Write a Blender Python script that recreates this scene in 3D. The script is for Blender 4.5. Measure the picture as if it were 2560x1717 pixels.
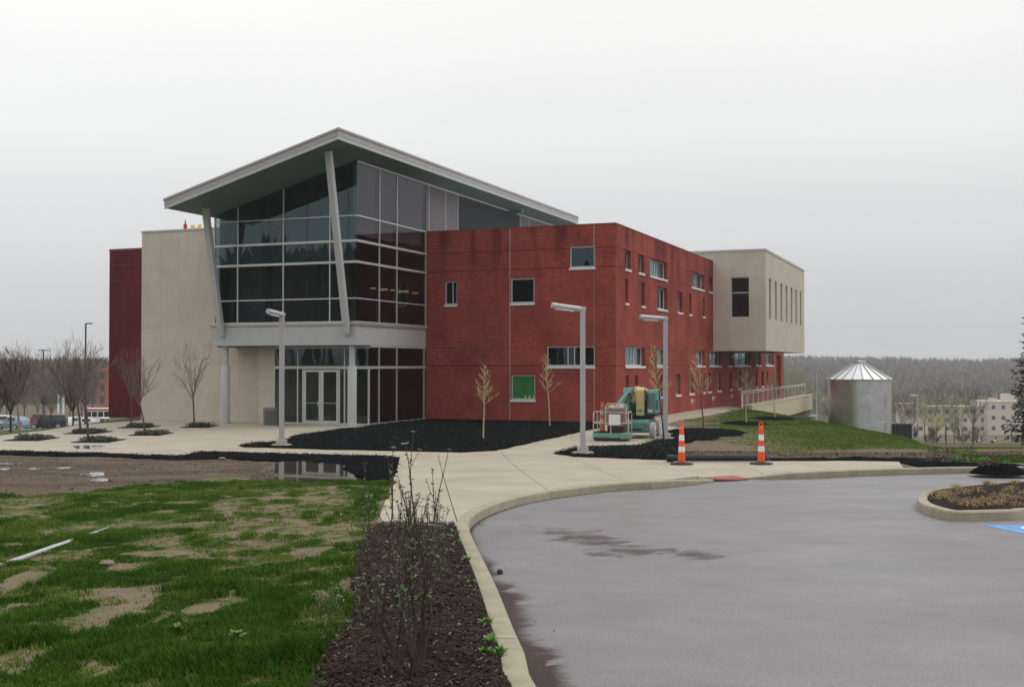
import bpy, bmesh, math, random
import numpy as np
from mathutils import Vector, Matrix
R = math.radians
sc = bpy.context.scene
HAZE = .00034
col = sc.collection
for o in list(bpy.data.objects): bpy.data.objects.remove(o)

# ------------------------------------------------------------------ camera, sky, sun, exposure
EYE = 2.65; F = 2900.0; CX, CY = 1280.0, 858.5; YH = 910.0; PITCH = math.atan((YH-CY)/F); TH = R(21.75)
cam = bpy.data.cameras.new('camera'); co = bpy.data.objects.new('camera', cam); col.objects.link(co)
co.location = (0, 0, EYE); co.rotation_euler = (R(90)+PITCH, 0, 0)
cam.sensor_fit = 'HORIZONTAL'; cam.sensor_width = 36.0; cam.lens = 36.0*F/2560.0
cam.clip_start = .1; cam.clip_end = 9000
sc.camera = co
SUN_EL, SUN_AZ = R(52), R(70)          # bright part of the overcast, to the right of the view
world = bpy.data.worlds.new('World'); sc.world = world; world.use_nodes = True
nt = world.node_tree; nt.nodes.clear()
def wn(t, **k):
    n = nt.nodes.new(t)
    for a, b in k.items(): setattr(n, a, b)
    return n
sky = wn('ShaderNodeTexSky', sky_type='NISHITA', sun_disc=False, sun_elevation=SUN_EL, sun_rotation=SUN_AZ, altitude=200, air_density=1.6, dust_density=5.0, ozone_density=1.0)
hs = wn('ShaderNodeHueSaturation'); hs.inputs['Saturation'].default_value = .12
tc = wn('ShaderNodeTexCoord'); sep = wn('ShaderNodeSeparateXYZ')
ramp = wn('ShaderNodeValToRGB'); cr = ramp.color_ramp; cr.interpolation = 'EASE'
for p_, c_ in ((0.0, (.62, .625, .65)), (.05, (.675, .68, .70)), (.12, (.785, .79, .80)), (.20, (.93, .935, .935)), (.30, (1.02, 1.02, 1.01)), (1.0, (1.12, 1.12, 1.12))):
    e_ = cr.elements[0] if p_ == 0 else (cr.elements[-1] if p_ == 1.0 else cr.elements.new(p_))
    e_.position = p_; e_.color = (*c_, 1)
ns = wn('ShaderNodeTexNoise'); ns.inputs['Scale'].default_value = 2.2; ns.inputs['Detail'].default_value = 4
nm = wn('ShaderNodeMapRange'); nm.inputs[3].default_value = .93; nm.inputs[4].default_value = 1.07
mul = wn('ShaderNodeMixRGB', blend_type='MULTIPLY'); mul.inputs[0].default_value = 1
x10 = wn('ShaderNodeMixRGB', blend_type='MULTIPLY'); x10.inputs[0].default_value = 1; x10.inputs[2].default_value = (10, 10, 10, 1)
mx = wn('ShaderNodeMixRGB'); mx.inputs[0].default_value = .9
bg = wn('ShaderNodeBackground'); bg.inputs['Strength'].default_value = .1
wo = wn('ShaderNodeOutputWorld'); L = nt.links.new
L(tc.outputs['Generated'], sep.inputs[0]); L(sep.outputs['Z'], ramp.inputs[0])
L(tc.outputs['Generated'], ns.inputs['Vector']); L(ns.outputs[0], nm.inputs[0])
azr = wn('ShaderNodeMapRange'); azr.inputs[1].default_value = -.9; azr.inputs[2].default_value = .9; azr.inputs[3].default_value = 1.10; azr.inputs[4].default_value = .90; L(sep.outputs['X'], azr.inputs[0])
am_ = wn('ShaderNodeMath', operation='MULTIPLY'); L(nm.outputs[0], am_.inputs[0]); L(azr.outputs[0], am_.inputs[1])
L(ramp.outputs[0], mul.inputs[1]); L(am_.outputs[0], mul.inputs[2]); L(mul.outputs[0], x10.inputs[1])
L(sky.outputs[0], hs.inputs['Color']); L(hs.outputs[0], mx.inputs[1]); L(x10.outputs[0], mx.inputs[2])
L(mx.outputs[0], bg.inputs[0]); L(bg.outputs[0], wo.inputs[0])
sl = bpy.data.lights.new('sun', 'SUN'); sl.energy = 1.0; sl.angle = R(28); sl.color = (1, .97, .93)
so = bpy.data.objects.new('sun', sl); col.objects.link(so)
so.rotation_euler = Vector((-math.sin(SUN_AZ)*math.cos(SUN_EL), -math.cos(SUN_AZ)*math.cos(SUN_EL), -math.sin(SUN_EL))).to_track_quat('-Z', 'Y').to_euler()
sc.view_settings.view_transform = 'Standard'; sc.view_settings.look = 'None'
sc.view_settings.exposure = 0.0; sc.view_settings.gamma = 1.0; sc.view_settings.use_curve_mapping = False
sc.render.engine = 'CYCLES'
sc.cycles.use_denoising = True; sc.cycles.max_bounces = 8; sc.cycles.transparent_max_bounces = 24; sc.cycles.volume_bounces = 1
sc.cycles.sample_clamp_indirect = 6

# ------------------------------------------------------------------ noise, terrain and survey helpers
def _h(ix, iy, s):
    n = (ix.astype(np.int64)*374761393 + iy.astype(np.int64)*668265263 + s*982451653) & 0x7fffffff
    n = ((n ^ (n >> 13))*1274126177) & 0x7fffffff
    return ((n ^ (n >> 16)) & 0xffff)/65535.0
def vn(x, y, s=0):
    x = np.asarray(x, float); y = np.asarray(y, float)
    ix = np.floor(x); iy = np.floor(y); fx = x-ix; fy = y-iy
    fx = fx*fx*(3-2*fx); fy = fy*fy*(3-2*fy)
    a = _h(ix, iy, s); b = _h(ix+1, iy, s); c = _h(ix, iy+1, s); d = _h(ix+1, iy+1, s)
    return (a*(1-fx)+b*fx)*(1-fy)+(c*(1-fx)+d*fx)*fy
def fbm(x, y, s=0, o=4):
    t = 0; a = .5; n = 0
    for i in range(o):
        t = t+a*vn(np.asarray(x)*2**i, np.asarray(y)*2**i, s+i*17); n += a; a *= .5
    return t/n
def sstep(a, b, x): t = np.clip((x-a)/(b-a), 0, 1); return t*t*(3-2*t)
def T(x, y):
    x = np.asarray(x, float); y = np.asarray(y, float)
    yy = np.maximum(y, -8)
    z = .033*2*np.log1p(np.exp(np.clip((30-yy)/2, -40, 40)))
    s = np.maximum(np.minimum((x-13.2)*2.5, y-38), 0)
    z = z-np.minimum(.075*s*s/(s+3), 27)
    z = z-.052*np.clip(y-45, 0, 150)*sstep(18.4, 25, -x)-np.maximum(np.minimum(-x-18.6, 4), 0)*.06*sstep(20, 36, y)
    zr = np.interp(y, [33, 37, 45, 60, 90, 128, 200, 250, 390, 640], [.01, -.06, -.56, -1.56, -3.58, -6.2, -10.9, -13.9, -21.3, -28])
    wr = sstep(.335, .375, x/np.maximum(y, 1))*sstep(33, 36, y)*(x > 8); z = z*(1-wr)+zr*wr
    d = np.hypot(x, y)
    z = z+(17+2.5*np.sin(x*.004+1)+1.5*np.sin(x*.013))*sstep(640, 1150, d)*(x > -90)+6*sstep(500, 900, d)*(x <= -90)
    return z
def Tz(x, y): return float(T(x, y))
def P(px, py, off=0.0):            # survey: where the sight line through a photo point meets the ground
    a = (px-CX)/F; b = (CY-py)/F
    r = (a, math.cos(PITCH)-b*math.sin(PITCH), math.sin(PITCH)+b*math.cos(PITCH))
    z = 0.0
    for _ in range(40):
        t = (z-EYE)/r[2]; z = .5*z+.5*(Tz(r[0]*t, r[1]*t)+off)
    t = (z-EYE)/r[2]
    return Vector((r[0]*t, r[1]*t, z))
def XY(px, Y): return (px-CX)/F*Y
def zat(py, Y): return EYE+(YH-py)/F*Y
C0 = Vector((4.66, 52.06, 0))      # near brick corner of the building
M_B = Matrix.Translation(C0) @ Matrix.Rotation(-TH, 4, 'Z')
def BW(x, y, z=0): return M_B @ Vector((x, y, z))

# ------------------------------------------------------------------ materials
MATS = {}
def mat(name, c, rough=.8, metal=0.0, var=.12, scale=6.0, spec=.5, bump=0.0, bscale=60.0, tone=0.0, coord='Object', c2=None, stretch=None, dist=.01):
    if name in MATS: return MATS[name]
    m = bpy.data.materials.new(name); m.use_nodes = True; t = m.node_tree; N = t.nodes; N.clear(); k = t.links.new
    out = N.new('ShaderNodeOutputMaterial'); b = N.new('ShaderNodeBsdfPrincipled'); k(b.outputs[0], out.inputs[0])
    b.inputs['Roughness'].default_value = rough; b.inputs['Metallic'].default_value = metal; b.inputs['Specular IOR Level'].default_value = spec
    tcn = N.new('ShaderNodeTexCoord'); vec = tcn.outputs[coord]
    if stretch:
        mp = N.new('ShaderNodeMapping'); mp.inputs['Scale'].default_value = stretch; k(vec, mp.inputs[0]); vec = mp.outputs[0]
    n1 = N.new('ShaderNodeTexNoise'); n1.inputs['Scale'].default_value = scale; n1.inputs['Detail'].default_value = 5; n1.inputs['Roughness'].default_value = .65; k(vec, n1.inputs['Vector'])
    r1 = N.new('ShaderNodeMapRange'); r1.inputs[1].default_value = .3; r1.inputs[2].default_value = .7; k(n1.outputs[0], r1.inputs[0])
    mx1 = N.new('ShaderNodeMixRGB'); k(r1.outputs[0], mx1.inputs[0])
    ca = c if c2 is not None else tuple(v*(1-var) for v in c); cb = c2 if c2 is not None else tuple(min(v*(1+var), 1) for v in c)
    mx1.inputs[1].default_value = (*ca, 1); mx1.inputs[2].default_value = (*cb, 1); cur = mx1.outputs[0]
    if tone:
        oi = N.new('ShaderNodeObjectInfo'); r2 = N.new('ShaderNodeMapRange'); r2.inputs[3].default_value = 1-tone; r2.inputs[4].default_value = 1+tone; k(oi.outputs['Random'], r2.inputs[0])
        m2 = N.new('ShaderNodeMixRGB'); m2.blend_type = 'MULTIPLY'; m2.inputs[0].default_value = 1; k(cur, m2.inputs[1]); k(r2.outputs[0], m2.inputs[2]); cur = m2.outputs[0]
    k(cur, b.inputs['Base Color'])
    if bump:
        n3 = N.new('ShaderNodeTexNoise'); n3.inputs['Scale'].default_value = bscale; n3.inputs['Detail'].default_value = 4; k(tcn.outputs[coord], n3.inputs['Vector'])
        bp = N.new('ShaderNodeBump'); bp.inputs['Strength'].default_value = bump; bp.inputs['Distance'].default_value = dist; k(n3.outputs[0], bp.inputs['Height']); k(bp.outputs[0], b.inputs['Normal'])
    m['bsdf'] = b.name; m['col'] = 1
    MATS[name] = m; return m
def nodes_of(m):
    t = m.node_tree; b = t.nodes[m['bsdf']]; return t, b, t.links.new

def brick_mat(name, cA, cB, mortar, wet=.0):
    m = mat(name, cA, rough=.85, spec=.12); t, b, k = nodes_of(m); N = t.nodes
    tcn = N.new('ShaderNodeTexCoord'); s = N.new('ShaderNodeSeparateXYZ'); k(tcn.outputs['Object'], s.inputs[0])
    ad = N.new('ShaderNodeMath'); ad.operation = 'ADD'; k(s.outputs[0], ad.inputs[0]); k(s.outputs[1], ad.inputs[1])
    cb = N.new('ShaderNodeCombineXYZ'); k(ad.outputs[0], cb.inputs[0]); k(s.outputs[2], cb.inputs[1])
    br = N.new('ShaderNodeTexBrick'); br.inputs['Scale'].default_value = 1; br.inputs['Brick Width'].default_value = .2032; br.inputs['Row Height'].default_value = .0677
    br.inputs['Mortar Size'].default_value = .006; br.inputs['Mortar Smooth'].default_value = .2; br.inputs['Bias'].default_value = -.1
    br.inputs['Color1'].default_value = (*cA, 1); br.inputs['Color2'].default_value = (*cB, 1); br.inputs['Mortar'].default_value = (*mortar, 1)
    k(cb.outputs[0], br.inputs['Vector'])
    n = N.new('ShaderNodeTexNoise'); n.inputs['Scale'].default_value = .55; n.inputs['Detail'].default_value = 6; k(cb.outputs[0], n.inputs['Vector'])
    r = N.new('ShaderNodeMapRange'); r.inputs[1].default_value = .3; r.inputs[2].default_value = .7; r.inputs[3].default_value = .70; r.inputs[4].default_value = 1.22; k(n.outputs[0], r.inputs[0])
    m1 = N.new('ShaderNodeMixRGB'); m1.blend_type = 'MULTIPLY'; m1.inputs[0].default_value = 1; k(br.outputs[0], m1.inputs[1]); k(r.outputs[0], m1.inputs[2])
    cur = m1.outputs[0]
    # run-off stains below the parapet: tall streaks of damp brick
    mp = N.new('ShaderNodeMapping'); mp.inputs['Scale'].default_value = (.75, .10, 1); k(cb.outputs[0], mp.inputs[0])
    n2 = N.new('ShaderNodeTexNoise'); n2.inputs['Scale'].default_value = 1.6; n2.inputs['Detail'].default_value = 3; k(mp.outputs[0], n2.inputs['Vector'])
    r2 = N.new('ShaderNodeMapRange'); r2.inputs[1].default_value = .5; r2.inputs[2].default_value = .62; k(n2.outputs[0], r2.inputs[0])
    zr = N.new('ShaderNodeMapRange'); zr.inputs[1].default_value = 5.2; zr.inputs[2].default_value = 8.6; k(s.outputs[2], zr.inputs[0])
    mm = N.new('ShaderNodeMath'); mm.operation = 'MULTIPLY'; k(r2.outputs[0], mm.inputs[0]); k(zr.outputs[0], mm.inputs[1])
    mw = N.new('ShaderNodeMath'); mw.operation = 'MULTIPLY'; mw.inputs[1].default_value = wet; k(mm.outputs[0], mw.inputs[0])
    m3 = N.new('ShaderNodeMixRGB'); m3.blend_type = 'MULTIPLY'; k(mw.outputs[0], m3.inputs[0]); k(cur, m3.inputs[1]); m3.inputs[2].default_value = (.42, .3, .36, 1)
    k(m3.outputs[0], b.inputs['Base Color'])
    bp = N.new('ShaderNodeBump'); bp.inputs['Strength'].default_value = .25; bp.inputs['Distance'].default_value = .006; bp.invert = True; k(br.outputs['Fac'], bp.inputs['Height']); k(bp.outputs[0], b.inputs['Normal'])
    return m
brick_mat('red_brick', (.33, .041, .029), (.19, .019, .018), (.36, .185, .15), .8)
brick_mat('dark_red_brick', (.135, .019, .018), (.095, .013, .016), (.14, .04, .04), .35)
mat('brick_dark', (.12, .02, .022), .9)
mat('coping_red', (.16, .03, .03), .5)
mat('stone', (.545, .485, .415), .85, var=.08, scale=1.2, tone=.035, bump=.15, bscale=90, spec=.3)
mat('stone_joint', (.56, .51, .43), .9)
mat('foundation', (.44, .41, .28), .9)
mat('coping_grey', (.42, .42, .43), .5, tone=.03)
mat('metal_grey', (.42, .43, .44), .45, metal=.0, var=.05, scale=2)
mat('fascia', (.36, .345, .35), .45, var=.05, scale=1)
mat('fascia_light', (.45, .48, .46), .45, var=.04)
mat('soffit', (.10, .165, .145), .6, var=.05, scale=1)
mat('aluminium', (.55, .56, .54), .38, metal=.35, var=.05, scale=2)
mat('sill_stone', (.70, .69, .66), .7, var=.06)
mat('frame_white', (.62, .62, .60), .5, var=.05)
mat('black', (.012, .012, .014), .5)
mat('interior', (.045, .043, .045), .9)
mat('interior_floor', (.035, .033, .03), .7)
mat('blind_grey', (.34, .31, .335), .8, var=.04)
mat('panel_grey', (.155, .143, .155), .5, var=.05, scale=2, spec=.1)
mat('louver_grey', (.020, .034, .038), .95, var=.25, scale=4, spec=.05)
mat('green_board', (.04, .26, .05), .8, var=.2, scale=3)
mat('white', (.75, .75, .74), .6, var=.05)
IORG = 1.66
def glass(name, tint, refl=1.0, rough=.01, wave=.0, gc=(.66, .93, 1.0)):
    m = bpy.data.materials.new(name); m.use_nodes = True; t = m.node_tree; N = t.nodes; N.clear(); k = t.links.new
    out = N.new('ShaderNodeOutputMaterial'); mix = N.new('ShaderNodeMixShader'); tr = N.new('ShaderNodeBsdfTransparent'); gl = N.new('ShaderNodeBsdfGlossy')
    tr.inputs[0].default_value = (*tint, 1); gl.inputs['Roughness'].default_value = rough; gl.inputs['Color'].default_value = (gc[0]*refl, gc[1]*refl, gc[2]*refl, 1)
    fr = N.new('ShaderNodeFresnel'); fr.inputs[0].default_value = IORG
    tcn = N.new('ShaderNodeTexCoord'); n = N.new('ShaderNodeTexNoise'); n.inputs['Scale'].default_value = .8; n.inputs['Detail'].default_value = 1; k(tcn.outputs['Object'], n.inputs['Vector'])
    bp = N.new('ShaderNodeBump'); bp.inputs['Strength'].default_value = wave; bp.inputs['Distance'].default_value = .02; k(n.outputs[0], bp.inputs['Height']); k(bp.outputs[0], gl.inputs['Normal'])
    gb = N.new('ShaderNodeNewGeometry'); iv = N.new('ShaderNodeMath'); iv.operation = 'SUBTRACT'; iv.inputs[0].default_value = 1; k(gb.outputs['Backfacing'], iv.inputs[1])
    mf = N.new('ShaderNodeMath'); mf.operation = 'MULTIPLY'; k(fr.outputs[0], mf.inputs[0]); k(iv.outputs[0], mf.inputs[1])
    k(mf.outputs[0], mix.inputs[0]); k(tr.outputs[0], mix.inputs[1]); k(gl.outputs[0], mix.inputs[2]); k(mix.outputs[0], out.inputs[0])
    MATS[name] = m; return m
glass('glass', (.50, .60, .62), 1.0, .01, .12)
glass('glass_side', (.60, .59, .61), 1.0, .01, .12, (.60, .60, .65))
glass('glass_window', (.55, .6, .62), 1.0, .01, .3)
glass('glass_clear', (.72, .76, .76), 1.0, .01, .25)
glass('glass_pale', (.9, .93, .92), .7, .01, .25)
def emis(name, c, s):
    m = bpy.data.materials.new(name); m.use_nodes = True; b = m.node_tree.nodes['Principled BSDF']
    b.inputs['Base Color'].default_value = (*c, 1); b.inputs['Emission Color'].default_value = (*c, 1); b.inputs['Emission Strength'].default_value = s; MATS[name] = m
emis('lamp_warm', (1, .74, .34), .42)
mat('concrete', (.39, .34, .262), .7, var=.15, scale=.7, bump=.12, bscale=120, spec=.5, tone=.02)
mat('kerb_concrete', (.335, .30, .215), .85, var=.16, scale=3, bump=.3, bscale=90, tone=.04)
mat('mulch_dark', (.0015, .0028, .0032), .95, c2=(.0075, .0105, .011), scale=3.2, bump=.8, bscale=60, dist=.03, spec=.02)
mat('mulch_brown', (.024, .016, .013), .95, var=.5, scale=8, bump=1.0, bscale=45, dist=.04, spec=.1)
mat('chip', (.042, .028, .022), .9, var=.6, scale=3, spec=.15)
mat('chip_pale', (.20, .15, .11), .9, var=.4, scale=3)
mat('clod', (.115, .087, .066), .95, var=.35, scale=2, spec=.1)
mat('straw', (.36, .29, .17), .9, var=.3, scale=2)
mat('chip_dark', (.0125, .0155, .0165), .95, spec=.03, var=.6, scale=3)
mat('grass_blade', (.080, .155, .016), .7, c2=(.024, .082, .010), scale=.9, spec=.06)
mat('grass_blade_far', (.125, .18, .030), .8, c2=(.065, .125, .018), scale=.35, spec=.05)
mat('grass_blade_light', (.155, .215, .038), .75, c2=(.075, .14, .02), scale=1.6, spec=.05)
mat('leaf_green', (.10, .22, .04), .55, c2=(.11, .21, .05), scale=6, spec=.3)
mat('leaf_dark', (.028, .052, .022), .5, c2=(.07, .10, .055), scale=9)
mat('bark_grey', (.20, .17, .14), .9, var=.3, scale=14)
mat('bark_tan', (.42, .36, .24), .85, var=.25, scale=12)
mat('bark_brown', (.085, .06, .048), .9, var=.3, scale=12)
mat('bark_red', (.15, .11, .095), .9, var=.25, scale=8)
mat('bark_dark', (.035, .027, .022), .9, var=.3, scale=10)
mat('twig_yellow', (.45, .38, .20), .8, var=.2, scale=9)
mat('twig_green', (.24, .24, .12), .9, var=.25, scale=3)
mat('needle', (.012, .020, .016), .8, var=.4, scale=4)
mat('wood_mass', (.155, .125, .11), .95, c2=(.095, .085, .075), scale=.02, coord='Object')
mat('orange_faded', (.50, .14, .07), .8, var=.3, scale=12)
mat('white_faded', (.45, .43, .40), .8, var=.3, scale=12)
mat('orange', (.85, .09, .02), .5, var=.08, scale=5)
mat('reflective_white', (.78, .80, .82), .4, var=.08, scale=8)
mat('rubber', (.018, .02, .02), .7)
mat('pipe_black', (.014, .021, .021), .5, var=.2, spec=.3)
mat('pvc', (.46, .46, .48), .5, var=.12, scale=6)
mat('teal', (.13, .27, .245), .55, c2=(.07, .20, .185), scale=9)
mat('teal_dirty', (.15, .30, .24), .75, var=.45, scale=9)
mat('cream', (.66, .53, .25), .6, c2=(.50, .38, .17), scale=10)
mat('tyre_grey', (.40, .39, .37), .85, var=.15, scale=8)
mat('rail_paint', (.46, .43, .33), .7, var=.4, scale=14)
mat('tarp', (.33, .22, .21), .8, var=.25, scale=7)
mat('steel_galv', (.54, .55, .575), .36, metal=1.0, var=.10, scale=1.6, spec=.5)
mat('steel_roof', (.78, .80, .80), .35, metal=.75, var=.08, scale=1.5)
mat('lamp_grey', (.43, .42, .45), .4, metal=.2, var=.05, scale=3)
mat('dark_pole', (.05, .045, .06), .6)
mat('can_grey', (.17, .17, .17), .6, var=.2)
mat('rail_white', (.66, .65, .62), .5, var=.08)
mat('mesh_grey', (.36, .34, .34), .7)
mat('beige_wall', (.55, .47, .33), .85, var=.08, scale=1.2)
mat('lower_wall', (.12, .12, .13), .85)
mat('pad_red', (.30, .085, .075), .8, var=.15, scale=9)
mat('blue_paint', (.10, .30, .62), .6, var=.15, scale=5)
mat('white_paint', (.70, .69, .66), .7, var=.15, scale=7)
mat('dry_grass', (.33, .235, .12), .9, var=.3, scale=6)
mat('rock', (.22, .18, .15), .9, var=.2, scale=9)
mat('car_blue', (.22, .30, .36), .22, metal=.5, var=.03)
mat('car_black', (.010, .010, .013), .2, var=.03)
mat('car_red', (.20, .02, .025), .25, var=.03)
mat('car_white', (.68, .69, .70), .25, var=.03)
mat('car_glass', (.015, .02, .022), .06, var=.03)
mat('car_light', (.7, .68, .62), .15)
mat('tail_red', (.4, .02, .02), .3)
mat('chrome', (.6, .6, .6), .2, metal=1.0)
mat('bus_red', (.45, .04, .05), .4)
mat('banner_blue', (.10, .22, .32), .6)
mat('far_beige', (.58, .52, .43), .9, var=.06)
mat('far_brick', (.40, .15, .10), .9, var=.08)
mat('far_glass', (.05, .065, .08), .2)
mat('goose_brown', (.13, .095, .07), .8, var=.3, scale=14)
mat('goose_black', (.012, .012, .012), .6)
mat('goose_white', (.7, .69, .66), .7)
mat('yellow', (.85, .55, .02), .5)
mat('shrub_rust', (.14, .085, .065), .9, var=.3, scale=5)
# asphalt: damp, blotched, with wetter dark tracks
m = mat('asphalt', (.175, .168, .175), .62, var=.16, scale=.9, spec=.5, bump=.25, bscale=170, coord='Object', dist=.006)
t, b, k = nodes_of(m); N = t.nodes
src = b.inputs['Base Color'].links[0].from_socket
at = N.new('ShaderNodeAttribute'); at.attribute_name = 'wet'
tcw = N.new('ShaderNodeTexCoord'); mpw = N.new('ShaderNodeMapping'); mpw.inputs['Scale'].default_value = (.8, 3.4, 1); k(tcw.outputs['Object'], mpw.inputs[0])
nw = N.new('ShaderNodeTexNoise'); nw.inputs['Scale'].default_value = 8; nw.inputs['Detail'].default_value = 9; nw.inputs['Roughness'].default_value = .75; k(mpw.outputs[0], nw.inputs['Vector'])
a1 = N.new('ShaderNodeMath'); a1.operation = 'ADD'; k(at.outputs['Fac'], a1.inputs[0]); k(nw.outputs[0], a1.inputs[1])
wr_ = N.new('ShaderNodeMapRange'); wr_.interpolation_type = 'SMOOTHSTEP'; wr_.inputs[1].default_value = .82; wr_.inputs[2].default_value = 1.36; wr_.inputs[4].default_value = .95; k(a1.outputs[0], wr_.inputs[0])
ng = N.new('ShaderNodeTexNoise'); ng.inputs['Scale'].default_value = 95; ng.inputs['Detail'].default_value = 3; k(tcw.outputs['Object'], ng.inputs['Vector'])
gr_ = N.new('ShaderNodeMapRange'); gr_.inputs[1].default_value = .3; gr_.inputs[2].default_value = .7; gr_.inputs[3].default_value = .55; gr_.inputs[4].default_value = 1.45; k(ng.outputs[0], gr_.inputs[0])
gm = N.new('ShaderNodeMixRGB'); gm.blend_type = 'MULTIPLY'; gm.inputs[0].default_value = 1; k(src, gm.inputs[1]); k(gr_.outputs[0], gm.inputs[2]); src = gm.outputs[0]
class _W: outputs = {'Fac': wr_.outputs[0]}
at = _W
mw = N.new('ShaderNodeMixRGB'); k(at.outputs['Fac'], mw.inputs[0]); k(src, mw.inputs[1]); mw.inputs[2].default_value = (.046, .024, .022, 1)
spn = N.new('ShaderNodeMapRange'); spn.inputs[3].default_value = .5; spn.inputs[4].default_value = .05; k(at.outputs['Fac'], spn.inputs[0]); k(spn.outputs[0], b.inputs['Specular IOR Level'])
k(mw.outputs[0], b.inputs['Base Color'])
tcn = N.new('ShaderNodeTexCoord'); n = N.new('ShaderNodeTexNoise'); n.inputs['Scale'].default_value = .22; n.inputs['Detail'].default_value = 6; k(tcn.outputs['Object'], n.inputs['Vector'])
rr = N.new('ShaderNodeMapRange'); rr.inputs[1].default_value = .35; rr.inputs[2].default_value = .65; rr.inputs[3].default_value = .36; rr.inputs[4].default_value = .62; k(n.outputs[0], rr.inputs[0]); k(rr.outputs[0], b.inputs['Roughness'])
# ground: soil, straw, turf by the cover layer of the land
m = mat('ground', (.2, .15, .11), .95, spec=.05, bump=.6, bscale=30, dist=.03)
t, b, k = nodes_of(m); N = t.nodes
tcn = N.new('ShaderNodeTexCoord')
def nz(s, d=5):
    n = N.new('ShaderNodeTexNoise'); n.inputs['Scale'].default_value = s; n.inputs['Detail'].default_value = d; n.inputs['Roughness'].default_value = .7; k(tcn.outputs['Object'], n.inputs['Vector'])
    r = N.new('ShaderNodeMapRange'); r.inputs[1].default_value = .33; r.inputs[2].default_value = .67; k(n.outputs[0], r.inputs[0]); return r.outputs[0]
def mixc(f, a, c):
    x = N.new('ShaderNodeMixRGB')
    k(f, x.inputs[0])
    for i, v in ((1, a), (2, c)):
        if isinstance(v, tuple): x.inputs[i].default_value = (*v, 1)
        else: k(v, x.inputs[i])
    return x.outputs[0]
def attr(nm_):
    a = N.new('ShaderNodeAttribute'); a.attribute_name = nm_; return a.outputs['Fac']
soil = mixc(nz(.9, 9), (.050, .036, .028), (.165, .125, .095)); soil = mixc(nz(11, 7), soil, (.13, .10, .077)); soil = mixc(nz(5, 6), soil, (.085, .063, .048))
dirt = mixc(nz(1.3, 8), (.14, .114, .082), (.32, .265, .195)); dirt = mixc(nz(9, 8), dirt, (.22, .18, .13)); dirt = mixc(nz(55, 6), dirt, (.16, .125, .09))
turf = mixc(nz(.5), (.055, .105, .016), (.11, .145, .033)); turf = mixc(nz(6), turf, (.055, .085, .018))
base = mixc(attr('pale'), soil, dirt); base = mixc(attr('cover'), base, turf)
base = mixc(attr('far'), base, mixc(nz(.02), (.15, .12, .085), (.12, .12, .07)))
k(base, b.inputs['Base Color'])
m = mat('water', (.06, .052, .04), .02, var=.05, spec=.6, bump=.02, bscale=3)
# corrugated silo steel needs none: the waves are geometry

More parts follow.
